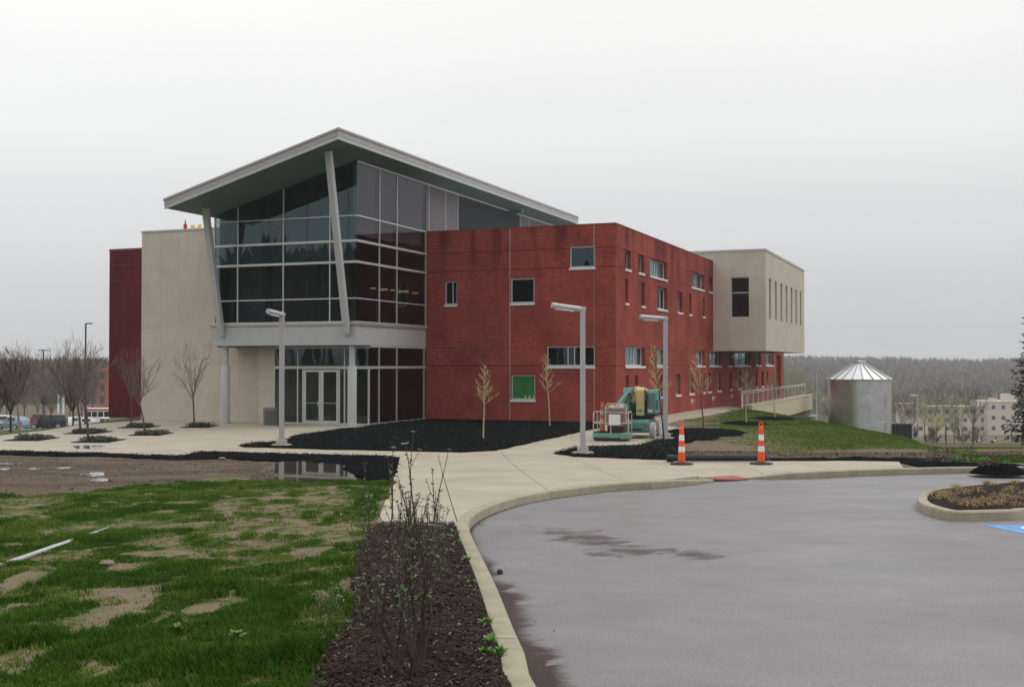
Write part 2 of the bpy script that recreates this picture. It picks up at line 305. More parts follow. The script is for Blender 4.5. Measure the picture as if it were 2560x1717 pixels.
# ------------------------------------------------------------------ mesh helpers
class MB:
    def __init__(s): s.v = []; s.f = []; s.mi = []; s.cur = 0
    def face(s, idx): s.f.append(idx); s.mi.append(s.cur)
    def quad(s, a, b, c, d):
        i = len(s.v); s.v += [tuple(a), tuple(b), tuple(c), tuple(d)]; s.face((i, i+1, i+2, i+3)); return s
    def poly(s, pts):
        i = len(s.v); s.v += [tuple(p) for p in pts]; s.face(tuple(range(i, i+len(pts)))); return s
    def box(s, x0, x1, y0, y1, z0, z1, mtx=None):
        i = len(s.v); p = [(x0, y0, z0), (x1, y0, z0), (x1, y1, z0), (x0, y1, z0), (x0, y0, z1), (x1, y0, z1), (x1, y1, z1), (x0, y1, z1)]
        if mtx is not None: p = [tuple(mtx @ Vector(q)) for q in p]
        s.v += p
        for q in ((0, 3, 2, 1), (4, 5, 6, 7), (0, 1, 5, 4), (1, 2, 6, 5), (2, 3, 7, 6), (3, 0, 4, 7)): s.face(tuple(i+a for a in q))
        return s
    def bar(s, a, b, w, h=None, up=(0, 0, 1)):
        a = Vector(a); b = Vector(b); h = h or w; d = (b-a); l = d.length; d.normalize(); u = Vector(up)
        if abs(d.dot(u)) > .98: u = Vector((0, 1, 0)) if abs(d.y) < .9 else Vector((1, 0, 0))
        x = d.cross(u).normalized(); u = x.cross(d)
        m = Matrix((( x.x, d.x, u.x, a.x), (x.y, d.y, u.y, a.y), (x.z, d.z, u.z, a.z), (0, 0, 0, 1)))
        return s.box(-w/2, w/2, 0, l, -h/2, h/2, m)
    def prism(s, pts, z0, z1, mtx=None):
        n = len(pts); i = len(s.v); p = [Vector((x, y, z0)) for x, y in pts]+[Vector((x, y, z1)) for x, y in pts]
        if mtx is not None: p = [mtx @ q for q in p]
        s.v += [tuple(q) for q in p]
        s.face(tuple(i+j for j in range(n-1, -1, -1))); s.face(tuple(i+n+j for j in range(n)))
        for j in range(n): s.face((i+j, i+(j+1) % n, i+n+(j+1) % n, i+n+j))
        return s
    def tube(s, pts, rad, n=6, cap=True):
        pts = [Vector(p) for p in pts]
        if not isinstance(rad, (list, tuple)): rad = [rad]*len(pts)
        i0 = len(s.v); ref = None
        for j, p in enumerate(pts):
            d = (pts[min(j+1, len(pts)-1)]-pts[max(j-1, 0)])
            if d.length < 1e-9: d = Vector((0, 0, 1))
            d.normalize()
            if ref is None: ref = Vector((1, 0, 0)) if abs(d.x) < .8 else Vector((0, 1, 0))
            x = (ref-d*ref.dot(d)).normalized(); y = d.cross(x); ref = x
            for q in range(n):
                a = 2*math.pi*q/n; s.v.append(tuple(p+(x*math.cos(a)+y*math.sin(a))*rad[j]))
        for j in range(len(pts)-1):
            for q in range(n):
                a = i0+j*n+q; b_ = i0+j*n+(q+1) % n; s.face((a, b_, b_+n, a+n))
        if cap:
            s.face(tuple(i0+q for q in range(n-1, -1, -1))); s.face(tuple(i0+(len(pts)-1)*n+q for q in range(n)))
        return s
    def lathe(s, prof, n=24, c=(0, 0, 0), caps=True):
        i0 = len(s.v)
        for r, z in prof:
            for q in range(n):
                a = 2*math.pi*q/n; s.v.append((c[0]+r*math.cos(a), c[1]+r*math.sin(a), c[2]+z))
        for j in range(len(prof)-1):
            for q in range(n):
                a = i0+j*n+q; b_ = i0+j*n+(q+1) % n; s.face((a, b_, b_+n, a+n))
        if caps:
            s.face(tuple(i0+q for q in range(n-1, -1, -1))); s.face(tuple(i0+(len(prof)-1)*n+q for q in range(n)))
        return s
    def mesh(s, name, mats, smooth=False, ang=40):
        me = bpy.data.meshes.new(name); me.from_pydata(s.v, [], s.f)
        for q in ([mats] if isinstance(mats, str) else mats): me.materials.append(MATS[q])
        if len(me.materials) > 1: me.polygons.foreach_set('material_index', s.mi)
        if smooth:
            me.polygons.foreach_set('use_smooth', [True]*len(me.polygons)); me.set_sharp_from_angle(angle=R(ang))
        me.update(); return me
    def build(s, name, mats, parent=None, smooth=False, bevel=0, loc=None):
        o = bpy.data.objects.new(name, s.mesh(name, mats, smooth)); col.objects.link(o)
        if parent: o.parent = parent
        if loc is not None: o.location = loc
        if bevel:
            bm_ = o.modifiers.new('bevel', 'BEVEL'); bm_.width = bevel; bm_.segments = 2; bm_.limit_method = 'ANGLE'
        return o
def tag(o, label, cat, group=None, kind=None):
    if label: o['label'] = label
    if cat: o['category'] = cat
    if group: o['group'] = group
    if kind: o['kind'] = kind
    return o
def thing(name, label, cat, loc=(0, 0, 0), rz=0, group=None):
    o = bpy.data.objects.new(name, None); o.empty_display_size = .2; col.objects.link(o); o.location = loc; o.rotation_euler = (0, 0, rz)
    return tag(o, label, cat, group)
def struct(o): o['kind'] = 'structure'; return o
def kids(o): return [c for c in o.children]
def dup(o, loc=None, rz=None, label=None, parent=None):
    ch = kids(o); c = o.copy(); col.objects.link(c); c.parent = parent
    if loc is not None: c.location = loc
    if rz is not None: c.rotation_euler = (0, 0, rz)
    if label: c['label'] = label
    for q in ch: dup(q, parent=c)
    return c
def inpoly(x, y, pts):
    x = np.asarray(x); y = np.asarray(y); r = np.zeros(x.shape, bool); n = len(pts)
    for i in range(n):
        x1, y1 = pts[i][0], pts[i][1]; x2, y2 = pts[(i+1) % n][0], pts[(i+1) % n][1]
        if y1 == y2: continue
        c = ((y1 > y) != (y2 > y)) & (x < (x2-x1)*(y-y1)/(y2-y1)+x1); r ^= c
    return r
def dpoly(x, y, pts, closed=True):
    x = np.asarray(x, float); y = np.asarray(y, float); d = np.full(x.shape, 1e9); n = len(pts)
    for i in range(n if closed else n-1):
        ax, ay = pts[i][0], pts[i][1]; bx, by = pts[(i+1) % n][0], pts[(i+1) % n][1]
        l = (bx-ax)**2+(by-ay)**2+1e-12; t_ = np.clip(((x-ax)*(bx-ax)+(y-ay)*(by-ay))/l, 0, 1)
        d = np.minimum(d, np.hypot(x-ax-t_*(bx-ax), y-ay-t_*(by-ay)))
    return d
def catmull(pts, step=.25):
    pts = [Vector(p) for p in pts]; out = []
    q = [2*pts[0]-pts[1]]+pts+[2*pts[-1]-pts[-2]]
    for i in range(1, len(q)-2):
        n = max(1, int((q[i+1]-q[i]).length/step))
        for j in range(n):
            t_ = j/n; a, b_, c, d = q[i-1], q[i], q[i+1], q[i+2]
            out.append(.5*((2*b_)+(c-a)*t_+(2*a-5*b_+4*c-d)*t_*t_+(3*b_-a-3*c+d)*t_**3))
    out.append(pts[-1]); return out
def sheet(name, pts, mats, off, step=1.0, zf=None, thick=.08, parent=None, xlim=60):
    """a flush sheet over the land: polygon cut on a grid, dropped on the terrain, with a skirt at its edge"""
    bm = bmesh.new(); vs = [bm.verts.new((p[0], p[1], 0)) for p in pts]; bm.faces.new(vs); bmesh.ops.triangulate(bm, faces=bm.faces[:])
    ys = [p[1] for p in pts]; xs = [p[0] for p in pts]
    for ax, lo, hi in ((1, min(ys), max(ys)), (0, min(xs), max(xs))):
        lo = max(lo, -xlim); hi = min(hi, xlim+40)
        for i in range(int(math.ceil(lo/step)), int(math.floor(hi/step))+1):
            n = (0, 1, 0) if ax else (1, 0, 0); c = (0, i*step, 0) if ax else (i*step, 0, 0)
            bmesh.ops.bisect_plane(bm, geom=bm.verts[:]+bm.edges[:]+bm.faces[:], plane_co=c, plane_no=n, dist=1e-5)
    bmesh.ops.remove_doubles(bm, verts=bm.verts[:], dist=1e-4)
    bmesh.ops.recalc_face_normals(bm, faces=bm.faces[:])
    if bm.faces and sum(f.normal.z for f in bm.faces) < 0: bmesh.ops.reverse_faces(bm, faces=bm.faces[:])
    x = np.array([v.co.x for v in bm.verts]); y = np.array([v.co.y for v in bm.verts])
    z = (zf(x, y) if zf else T(x, y))+off
    for v, zz in zip(bm.verts, z): v.co.z = zz
    be = [e for e in bm.edges if len(e.link_faces) == 1]
    ret = bmesh.ops.extrude_edge_only(bm, edges=be)
    for g in ret['geom']:
        if isinstance(g, bmesh.types.BMVert): g.co.z -= thick
    me = bpy.data.meshes.new(name); bm.to_mesh(me); bm.free(); me.materials.append(MATS[mats])
    o = bpy.data.objects.new(name, me); col.objects.link(o)
    if parent: o.parent = parent
    return o
# ------------------------------------------------------------------ the land: outlines surveyed from the photograph
def D(x, y): p = P(x/.91328, y/.91328); return (p.x, p.y)
def S(x, y, off=0): p = P(x, y, off); return (p.x, p.y)
def RG(x0, y0, s): return lambda x, y: S(x0+s*x, y0+s*y)
rA = RG(0, 1080, .44483); rK = RG(760, 1100, .39360); r5 = RG(1040, 840, .30796); r2 = RG(500, 700, .28704); r7 = RG(1940, 840, .26518)
kerb_px = [(1620, 1990, .15)]+[(760+.3936*x, 1100+.3936*y, .15) for x, y in ((1490, 1568), (1400, 1330), (1330, 1180), (1240, 960), (1180, 830), (1110, 690), (1065, 600), (1047, 545), (1050, 505), (1083, 470), (1150, 430), (1280, 382), (1430, 345), (1626, 314))]
kerb_px += [(1530, 1209, .15), (1656, 1202, .15), (1745, 1199.5, .09), (1800, 1197.5, .025), (1868, 1194, .025), (1920, 1187.6, .10), (2017, 1179.5, .15), (2180, 1173, .15), (2324, 1169.3, .15), (2441, 1167.5, .15), (2600, 1166.5, .15), (2900, 1165, .15)]
kp = []
for x, y, h in kerb_px:
    p = P(x, y, -(.15-h)); kp.append(Vector((p.x, p.y, h)))
kerb_path = catmull(kp, .3)
def offs(path, d):
    o = []
    for i, p in enumerate(path):
        t_ = (path[min(i+1, len(path)-1)]-path[max(i-1, 0)]); t_ = Vector((t_.x, t_.y)).normalized(); o.append((p.x-t_.y*d, p.y+t_.x*d))
    return o
KW = .165
kerb_in = offs(kerb_path, KW)
# index where the walkway's end meets the kerb, and where the far walk ends
wend = D(1047, 1199)
iw = min(range(len(kerb_in)), key=lambda i: (kerb_in[i][0]-wend[0])**2+(kerb_in[i][1]-wend[1])**2)
fend = S(2319, 1169.6)
jf = min(range(iw, len(kerb_in)), key=lambda i: (kerb_in[i][0]-fend[0])**2+(kerb_in[i][1]-fend[1])**2)
ri_ = min(range(len(kp)), key=lambda i: abs(kerb_px[i][0]-1800)); RC = (kp[ri_]+kp[ri_+1])/2; RD = (kp[ri_+1]-kp[ri_]).normalized()
def ramp_dip(x, y):          # the sidewalk dips to the road at the kerb ramp
    a_ = (np.asarray(x)-RC.x)*RD.x+(np.asarray(y)-RC.y)*RD.y; c_ = -(np.asarray(x)-RC.x)*RD.y+(np.asarray(y)-RC.y)*RD.x
    return .125*sstep(1.35, .55, np.abs(a_))*sstep(1.7, .1, c_)*(c_ > -1.5)
def Tw(x, y): return float(T(x, y)-ramp_dip(x, y))
def b2(x, y): p = BW(x, y); return (p.x, p.y)
walk_poly = [D(913, 1043), D(905, 1075), D(858, 1199), kerb_in[iw]]+kerb_in[iw+1:jf:2]+[S(2247, 1153), S(2100, 1151), S(1940, 1152), S(1672, 1150), S(1600, 1147.4), S(1434, 1141.8), S(1381.9, 1132.6), S(1240, 1126.4), S(1157, 1131)]
plaza_poly = [D(-260, 1026), D(0, 1029), D(200, 1034), D(410, 1041), D(450, 1031), D(700, 1037), D(913, 1043), S(1157, 1131), S(1240, 1126.4), S(1381.9, 1132.6), S(1434, 1141.8), S(1600, 1147.4), S(1672, 1150),
              S(1727, 1072.5), S(1676, 1065), b2(2.2, .3), b2(2.2, 1.5), b2(-.3, .3), b2(-9.3, .3), b2(-9.3, -5.2), b2(-16, -4.8), b2(-22.1, -4.8), S(344, 1051.5), S(206, 1061), S(115, 1075), S(0, 1087.7), S(-200, 1112)]
bed_poly = [r5(1470, 706), b2(-.9, .12), b2(-9.4, .12), b2(-9.42, -5.3), r2(1340, 1290), r2(1190, 1300), r2(780, 1362), r2(860, 1372), r2(650, 1400), r2(740, 1420), r2(470, 1415), r2(330, 1440), r2(380, 1455), r2(1200, 1478), r2(1900, 1493), S(1157, 1131), S(1240, 1126.4), S(1511, 1066)]
tri_poly = [S(1381.9, 1132.6), S(1437, 1118.7), S(1588, 1114), S(1650, 1096), S(1726.8, 1072.5), S(1775, 1085), S(1800, 1098), S(1740, 1100), S(1700, 1110), S(1705, 1125), S(1715, 1143), S(1672, 1150), S(1600, 1147.4), S(1434, 1141.8)]
strip_poly = [D(-260, 1026.5), D(0, 1029.5), D(200, 1034.5), D(410, 1041.5), D(450, 1031.5), D(700, 1037.5), D(912.5, 1043.5), D(898, 1096), D(833, 1099), D(816, 1084), D(772, 1064), D(650, 1055), D(528, 1047.5), D(406, 1050), D(244, 1042.5), D(0, 1039), D(-260, 1038)]
near_poly = [D(858, 1199.5), kerb_in[iw]]+kerb_in[iw-1::-2]+[S(600, 1990), S(756, 1747), S(774, 1698), S(823, 1614), S(872, 1560), S(880, 1450), S(889.6, 1382.5), S(925, 1329)]
far_strip = [S(1600, 1148), S(1672, 1150.4), S(1940, 1152.4), S(2100, 1151.4), S(2247, 1153.5)]+kerb_in[jf:jf+26:2]+[S(2560, 1168), S(2560, 1163), S(2440, 1160), S(2330, 1147), S(2240, 1146), S(2100, 1146.5), S(1940, 1147.5), S(1700, 1145)]
road_poly = [(p.x, p.y) for p in kerb_path]+[(75, kerb_path[-1].y), (75, -8), (kerb_path[0].x+.6, -8)]
puddle_poly = [rA(*q) for q in ((1440, 245), (1520, 205), (1600, 182), (1800, 178), (1940, 195), (2010, 215), (2060, 245), (2050, 272), (1980, 280), (1820, 288), (1700, 292), (1560, 296), (1470, 280))]
pc = Vector((sum(p[0] for p in puddle_poly)/13, sum(p[1] for p in puddle_poly)/13)); PZ = Tz(pc.x, pc.y)-.045
lot_poly = [(-110, 126), (-42, 126), (-34, 150), (-34, 190), (-110, 190)]
walkway_poly = [b2(-.2, 0), b2(2.12, 0), b2(2.12, 49.2), b2(-.2, 49.2)]
island_out = [RG(1960, 1100, .25662)(*q) for q in ((2900, 352), (2338, 396), (1900, 428), (1600, 455), (1420, 482), (1322, 528), (1297, 565), (1310, 592), (1350, 618), (1450, 652), (1560, 680), (1648, 692), (1760, 696), (2338, 682), (2900, 668))]
island_out = [(island_out[0][0]+9, island_out[0][1]+.3)]+island_out+[(island_out[-1][0]+9, island_out[-1][1]-.1)]
lawn_edge = [D(-330, 1140), D(0, 1135), D(200, 1125), D(420, 1097), D(560, 1086), D(640, 1100), D(700, 1103), D(850, 1098), D(897, 1094), D(858, 1199), S(925, 1329), S(889.6, 1382.5), S(880, 1450), S(872, 1560), S(823, 1614), S(774, 1698), S(700, 1990), S(-900, 1990), S(-900, 1400)]
bare = [([rA(*q) for q in ((430, 960), (560, 900), (810, 850), (920, 885), (800, 1000), (690, 1080), (600, 1110), (480, 1060))], .9),
        ([rA(*q) for q in ((830, 1120), (870, 1030), (1000, 960), (1060, 1000), (960, 1090))], .85),
        ([rA(*q) for q in ((1130, 1130), (1090, 1000), (1090, 935), (1200, 930), (1400, 975), (1290, 1060), (1210, 1130))], .8),
        ([rA(*q) for q in ((-200, 1300), (0, 1240), (200, 1190), (300, 1150), (520, 1140), (450, 1200), (310, 1310), (120, 1390), (-60, 1450), (-300, 1500))], .9),
        ([rA(*q) for q in ((-200, 870), (0, 850), (130, 775), (370, 765), (400, 830), (200, 880), (0, 905), (-200, 930))], .95),
        ([rA(*q) for q in ((620, 745), (900, 640), (1050, 560), (1100, 470), (1350, 370), (1900, 290), (2010, 420), (1960, 600), (1700, 720), (1300, 775), (850, 770))], .58),
        ([rA(*q) for q in ((1000, 740), (1050, 700), (1500, 690), (1950, 590), (1960, 650), (1700, 740), (1350, 775))], .75),
        ([rA(*q) for q in ((150, 485), (440, 488), (430, 505), (180, 505))], .8),
        ([rA(*q) for q in ((190, 560), (300, 570), (290, 600), (200, 600))], .8),
        ([rA(*q) for q in ((940, 480), (1040, 455), (1340, 430), (1330, 455), (1100, 520), (960, 520))], .7)]
def lawn_density(x, y):
    wx = x+(fbm(x*1.3, y*1.3, 5)-.5)*.9; wy = y+(fbm(x*1.3, y*1.3, 9)-.5)*2.2
    d = np.where(inpoly(x+(fbm(x*2, y*2, 3)-.5)*.5, y+(fbm(x*1.5, y*1.5, 4)-.5)*1.2, lawn_edge), 1.0, 0.0)
    keep = d.copy()
    n = fbm(x*3.2, y*1.6, 21); n2 = fbm(x*7, y*4, 33, 3); u_ = x*.93+y*.12; n4 = fbm(u_*7.5, y*1.1, 37, 3)
    for pts, s in bare:
        ins = inpoly(wx, wy, pts); q = np.where(ins, 1.0, 0.0)
        thr = .50+(s-.58)*.38
        d = np.where(ins, d*np.maximum(sstep(thr-.12, thr+.14, (.4*n+.6*fbm(x*5.5, y*3.0, 39, 4)) if s != .58 else (.2*n+.3*n2+.5*n4)), .07), d)
    return d*np.clip(.35+1.4*sstep(.36, .52, fbm(x*2.1, y*1.3, 88)), 0, 1)*np.where((n2 < .36), .25, 1.0)*keep
# grass bank on the right
bank = [S(1700, 1052), S(1760, 1047), S(1850, 1024), (15, 74), (16, 90), (60, 120), (90, 60), S(2640, 1075), S(2640, 1118), S(2500, 1127), S(2338, 1130), S(2205, 1129), S(2050, 1130), S(1910, 1130), S(1840, 1112), S(1795, 1088), S(1730, 1064)]
green2 = [r7(1700, 1200), r7(1750, 1120), r7(1950, 1130), r7(2050, 1140), r7(2600, 1120), r7(2600, 1190), r7(2100, 1195)]
def grow(lo, hi, fine0, fine1, f, g):
    r = list(np.arange(fine0, fine1+1e-6, f)); s = f
    while r[-1] < hi: s *= g; r.append(r[-1]+s)
    s = f; l = []; c = fine0
    while c > lo: s *= g; c -= s; l.append(c)
    return np.array(l[::-1]+r)
gx = grow(-1800, 1800, -14, 17, .2, 1.09)
gy = np.concatenate([np.arange(-160, 4, 4.0), np.arange(4, 34, .2), np.arange(34, 62, .4), grow(62, 2600, 62, 63, .6, 1.07)[1:]]); gy = np.unique(np.round(gy, 4)); gy = gy[np.concatenate([[True], np.diff(gy) > .05])]
GX, GY = np.meshgrid(gx, gy); fx, fy = GX.ravel(), GY.ravel(); fz = T(fx, fy)
near = (np.abs(fx) < 22) & (fy < 62) & (fy > 2)
fz = fz+np.where(near, (fbm(fx*1.1, fy*1.1, 1)-.5)*.05+(fbm(fx*4, fy*4, 2)-.5)*.035, 0)
mound = [rA(*q) for q in ((-120, 890), (0, 840), (130, 775), (370, 765), (390, 830), (200, 880))]
dm = np.where(inpoly(fx, fy, mound), dpoly(fx, fy, mound), 0); fz = fz+.16*sstep(0, .5, dm)
ip = np.where(inpoly(fx, fy, puddle_poly), 1, -1)*dpoly(fx, fy, puddle_poly)
small_pools = []
for qx, qy, qw, qh in ((520, 240, 80, 9), (560, 272, 60, 7), (455, 245, 22, 4), (195, 208, 28, 4), (370, 203, 50, 4), (60, 180, 70, 5), (460, 345, 18, 3), (30, 210, 40, 4)):
    q_ = [rA(qx+qw*math.cos(t_)*(1+.2*math.sin(3*t_+qx)), qy+qh*math.sin(t_)*(1+.25*math.cos(2*t_+qy))) for t_ in np.linspace(0, 6.283, 17)[:-1]]
    zz = Tz(sum(p[0] for p in q_)/16, sum(p[1] for p in q_)/16)+.012; small_pools.append((q_, zz))
    i2 = np.where(inpoly(fx, fy, q_), 1, -1)*dpoly(fx, fy, q_); w2 = sstep(-.5, .02, i2); fz = np.where(near, fz*(1-w2)+w2*(zz-.012+(fbm(fx*3, fy*3, 8)-.5)*.03), fz)
wgt = sstep(-.9, .25, ip); fz = np.where(near, fz*(1-wgt)+wgt*(PZ-.03+(fbm(fx*1.6, fy*1.6, 8)-.5)*.06), fz)
for pts, lower in ((walk_poly, .07), (plaza_poly, .07), (strip_poly, .06), (near_poly, .06), (far_strip, .06), (tri_poly, .06), (walkway_poly, .07), (lot_poly, .08), (road_poly, .32)):
    fz = fz-np.where(inpoly(fx, fy, pts), lower, 0)
kd_ = dpoly(fx[near], fy[near], [(p.x, p.y) for p in kerb_path], closed=False); lw_ = np.zeros(len(fx)); lw_[near] = np.where(kd_ < .42, .28, 0); lw_ = np.where(inpoly(fx, fy, road_poly), 0, lw_); fz = fz-lw_
fz = fz-np.where((ramp_dip(fx, fy) > .005), .2, 0)
nx_, ny_ = len(gx), len(gy)
ii = np.arange(nx_*ny_).reshape(ny_, nx_)
fa = np.stack([ii[:-1, :-1], ii[:-1, 1:], ii[1:, 1:], ii[1:, :-1]], -1).reshape(-1, 4)
me = bpy.data.meshes.new('ground'); me.vertices.add(nx_*ny_); me.vertices.foreach_set('co', np.stack([fx, fy, fz], 1).ravel().astype(np.float32))
me.loops.add(fa.size); me.loops.foreach_set('vertex_index', fa.ravel().astype(np.int32)); me.polygons.add(len(fa)); me.polygons.foreach_set('loop_start', np.arange(0, fa.size, 4, dtype=np.int32)); me.polygons.foreach_set('loop_total', np.full(len(fa), 4, np.int32))
me.update(); me.materials.append(MATS['ground']); me.polygons.foreach_set('use_smooth', [True]*len(fa))
cover = np.zeros(len(fx)); cover = np.where(near, lawn_density(fx, fy)*.75, cover)
sb = np.where(inpoly(fx, fy, bank), 1, -1)*dpoly(fx, fy, bank)
nb = fbm(fx*.6, fy*.6, 14)
cover = np.maximum(cover, sstep(-.8, 1.2, sb+(nb-.5)*4.5)*np.clip(.2+1.4*fbm(fx*.35, fy*.35, 71), 0, 1)*(.35+.65*sstep(6.5, 11.5, fx)))
cover = np.maximum(cover, np.where(inpoly(fx, fy, green2), .8, 0))
cover = np.maximum(cover, np.where((fx < -19) & (fy > 34), .75*sstep(.4, .6, fbm(fx*.3, fy*.3, 5)+.15), 0))
cover = np.maximum(cover, np.where((fy > 75) | (fy < 3.5), .8, 0)); cover = np.maximum(cover, np.where((fx > 22) & (fy > 60) & (fx/np.maximum(fy, 1) < .34), .55, 0)); cover = np.where((fx/np.maximum(fy, 1) >= .335) & (fy > 50) & (fy < 200) & (fx > 8), .05+.4*sstep(.5, .7, fbm(fx*.12, fy*.05, 17)), cover)
pale = np.where(inpoly(fx, fy, lawn_edge), 1.0, 0.0); pale = np.maximum(pale, np.where((fx > 3) & (fy > 28) & (fy < 62), .75, 0))
pale = np.maximum(pale, np.where((fx < -2) & (fy > 15) & (fy < 40), .35*sstep(.45, .6, fbm(fx*.5, fy*1.2, 61)), 0))
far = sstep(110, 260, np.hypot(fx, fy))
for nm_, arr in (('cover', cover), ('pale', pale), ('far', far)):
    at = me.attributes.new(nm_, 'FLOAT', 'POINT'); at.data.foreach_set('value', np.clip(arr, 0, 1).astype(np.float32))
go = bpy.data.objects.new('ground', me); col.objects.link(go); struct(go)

struct(sheet('plaza', plaza_poly, 'concrete', -.004, 2.0))
struct(sheet('walkway', walkway_poly, 'concrete', .004, 4.0, xlim=90))
struct(sheet('parking_lot', lot_poly, 'asphalt', 0.0, 6.0, xlim=120))
# sidewalk slabs with open joints
def slabs(name, pts, mats, ang, wx, wy, ox=0, oy=0):
    root = bpy.data.objects.new(name, None); col.objects.link(root); struct(root)
    bm = bmesh.new(); bm.faces.new([bm.verts.new((p[0], p[1], 0)) for p in pts]); bmesh.ops.triangulate(bm, faces=bm.faces[:])
    c, s_ = math.cos(ang), math.sin(ang); rot = lambda x, y: (c*x+s_*y-ox, -s_*x+c*y-oy)
    us = [rot(*p[:2]) for p in pts]
    for ax, w in ((0, wx), (1, wy)):
        lo, hi = min(u[ax] for u in us), max(u[ax] for u in us)
        dv = 4 if ax == 0 else 7
        for i in range(math.ceil(lo/w*dv), math.floor(hi/w*dv)+1):
            d = i*w/dv+(ox if ax == 0 else oy); n = (c, s_, 0) if ax == 0 else (-s_, c, 0)
            bmesh.ops.bisect_plane(bm, geom=bm.verts[:]+bm.edges[:]+bm.faces[:], plane_co=(n[0]*d, n[1]*d, 0), plane_no=n, dist=1e-5)
    bmesh.ops.recalc_face_normals(bm, faces=bm.faces[:])
    cells = {}
    for f in bm.faces:
        m_ = f.calc_center_median(); u = rot(m_.x, m_.y); cells.setdefault((math.floor(u[0]/wx), math.floor(u[1]/wy)), []).append(f)
    for (i, j), fs in cells.items():
        if sum(f.calc_area() for f in fs) < .05: continue
        b_ = bmesh.new(); mp = {}
        for f in fs:
            vs = []
            for v in f.verts:
                if v.index not in mp or True:
                    key = (round(v.co.x, 4), round(v.co.y, 4))
                    if key not in mp:
                        u = rot(v.co.x, v.co.y); g = .008
                        a = min(max(u[0], i*wx+g), (i+1)*wx-g)+ox; e = min(max(u[1], j*wy+g), (j+1)*wy-g)+oy
                        X, Y = c*a-s_*e, s_*a+c*e
                        mp[key] = b_.verts.new((X, Y, Tw(X, Y)))
                    vs.append(mp[key])
            if len(set(vs)) >= 3:
                try: b_.faces.new(vs)
                except ValueError: pass
        for f in b_.faces:
            if f.normal.z < 0: f.normal_flip()
        b_.normal_update()
        for f in b_.faces:
            if f.normal.z < 0: f.normal_flip()
        ret = bmesh.ops.extrude_edge_only(b_, edges=[e for e in b_.edges if len(e.link_faces) == 1])
        for g_ in ret['geom']:
            if isinstance(g_, bmesh.types.BMVert): g_.co.z -= .09
        me = bpy.data.meshes.new('concrete_slab'); b_.to_mesh(me); b_.free(); me.materials.append(MATS[mats])
        o = bpy.data.objects.new('concrete_slab', me); col.objects.link(o); o.parent = root
    bm.free(); return root
slabs('sidewalk', walk_poly, 'concrete', R(4.5), 1.9, 3.6, ox=S(1138, 1287)[0]*math.cos(R(4.5))+S(1138, 1287)[1]*math.sin(R(4.5)), oy=S(1138, 1175)[1])

# road, with damp patches along the gutter
ro = sheet('road', road_poly, 'asphalt', -.15, .25, xlim=22); struct(ro)
n = len(ro.data.vertices); a = np.zeros(n*3, np.float32); ro.data.vertices.foreach_get('co', a); a = a.reshape(-1, 3)
kd = dpoly(a[:, 0], a[:, 1], [(p.x, p.y) for p in kerb_path], closed=False)
nn = fbm(a[:, 0]*2.2, a[:, 1]*1.0, 41); n3 = fbm(a[:, 0]*6, a[:, 1]*2.2, 43, 3)
nearw = sstep(17, 12, a[:, 1]); n3 = fbm(a[:, 0]*2.2, a[:, 1]*8, 43, 3)
wet = sstep(1.05, .45, kd/(.08+.5*n3*sstep(17, 9, a[:, 1])))*nearw*.9
wet = np.maximum(wet, sstep(.16, .02, kd)*.8)
st = [S(1300, 1306, -.15), S(1360, 1316, -.15), S(1440, 1318, -.15), S(1560, 1345, -.15), S(1850, 1392, -.15), S(1780, 1402, -.15), S(1560, 1388, -.15), S(1440, 1368, -.15), S(1365, 1342, -.15)]
sd = np.where(inpoly(a[:, 0]+(nn-.5)*.8, a[:, 1]+(n3-.5)*1.2, st), 1, -1)*dpoly(a[:, 0], a[:, 1], st)
wet = np.maximum(wet, sstep(-.22, .2, sd)*(.62+.38*sstep(.32, .55, n3))*.72)
wet = np.maximum(wet, .30*sstep(.52, .66, fbm(a[:, 0]*.45, a[:, 1]*.3, 47)))
at = ro.data.attributes.new('wet', 'FLOAT', 'POINT'); at.data.foreach_set('value', np.clip(wet, 0, 1).astype(np.float32))

# kerb, stone by stone
def kerb(name, path, width, n_per, closed=False, label=None, left=True, hfun=None):
    root = bpy.data.objects.new(name, None); col.objects.link(root); struct(root)
    inn = offs(path, width if left else -width); mid = offs(path, .02 if left else -.02); mid2 = offs(path, (width-.015) if left else -(width-.015))
    n = len(path); i = 0; gap = .006
    while i < n-1:
        j = min(i+n_per, n-1)
        if n-1-j < n_per//3: j = n-1
        mb = MB(); prof = []
        for k_ in range(i, j+1):
            x, y = path[k_].x, path[k_].y; h = path[k_].z; z = Tz(x, y)-.15+h
            sh = 0
            if k_ == i or k_ == j:
                q = path[min(k_+1, n-1)]-path[max(k_-1, 0)]; q = Vector((q.x, q.y)).normalized()*gap*(1 if k_ == i else -1)
            else: q = Vector((0, 0))
            r = []
            for (px, py), zz in (((x, y), z-h-.06), ((x, y), z-min(.02, h*.4)), (mid[k_], z), (mid2[k_], z+.003), (inn[k_], z-.004), (inn[k_], z-h-.06)):
                r.append((px+q.x, py+q.y, zz))
            prof.append(r)
        m_ = len(prof[0]); b0 = len(mb.v)
        for r in prof: mb.v += r
        for a_ in range(len(prof)-1):
            for c_ in range(m_-1): mb.face((b0+a_*m_+c_, b0+(a_+1)*m_+c_, b0+(a_+1)*m_+c_+1, b0+a_*m_+c_+1))
        mb.face(tuple(b0+c_ for c_ in range(m_))); mb.face(tuple(b0+(len(prof)-1)*m_+c_ for c_ in range(m_-1, -1, -1)))
        o = mb.build('kerb_stone', 'kerb_concrete', root, smooth=True); i = j
    return root
kerb('kerb', kerb_path, KW, 10)
isl = catmull([Vector((p[0], p[1], .15)) for p in island_out], .25)
kerb('island_kerb', isl, .17, 12)

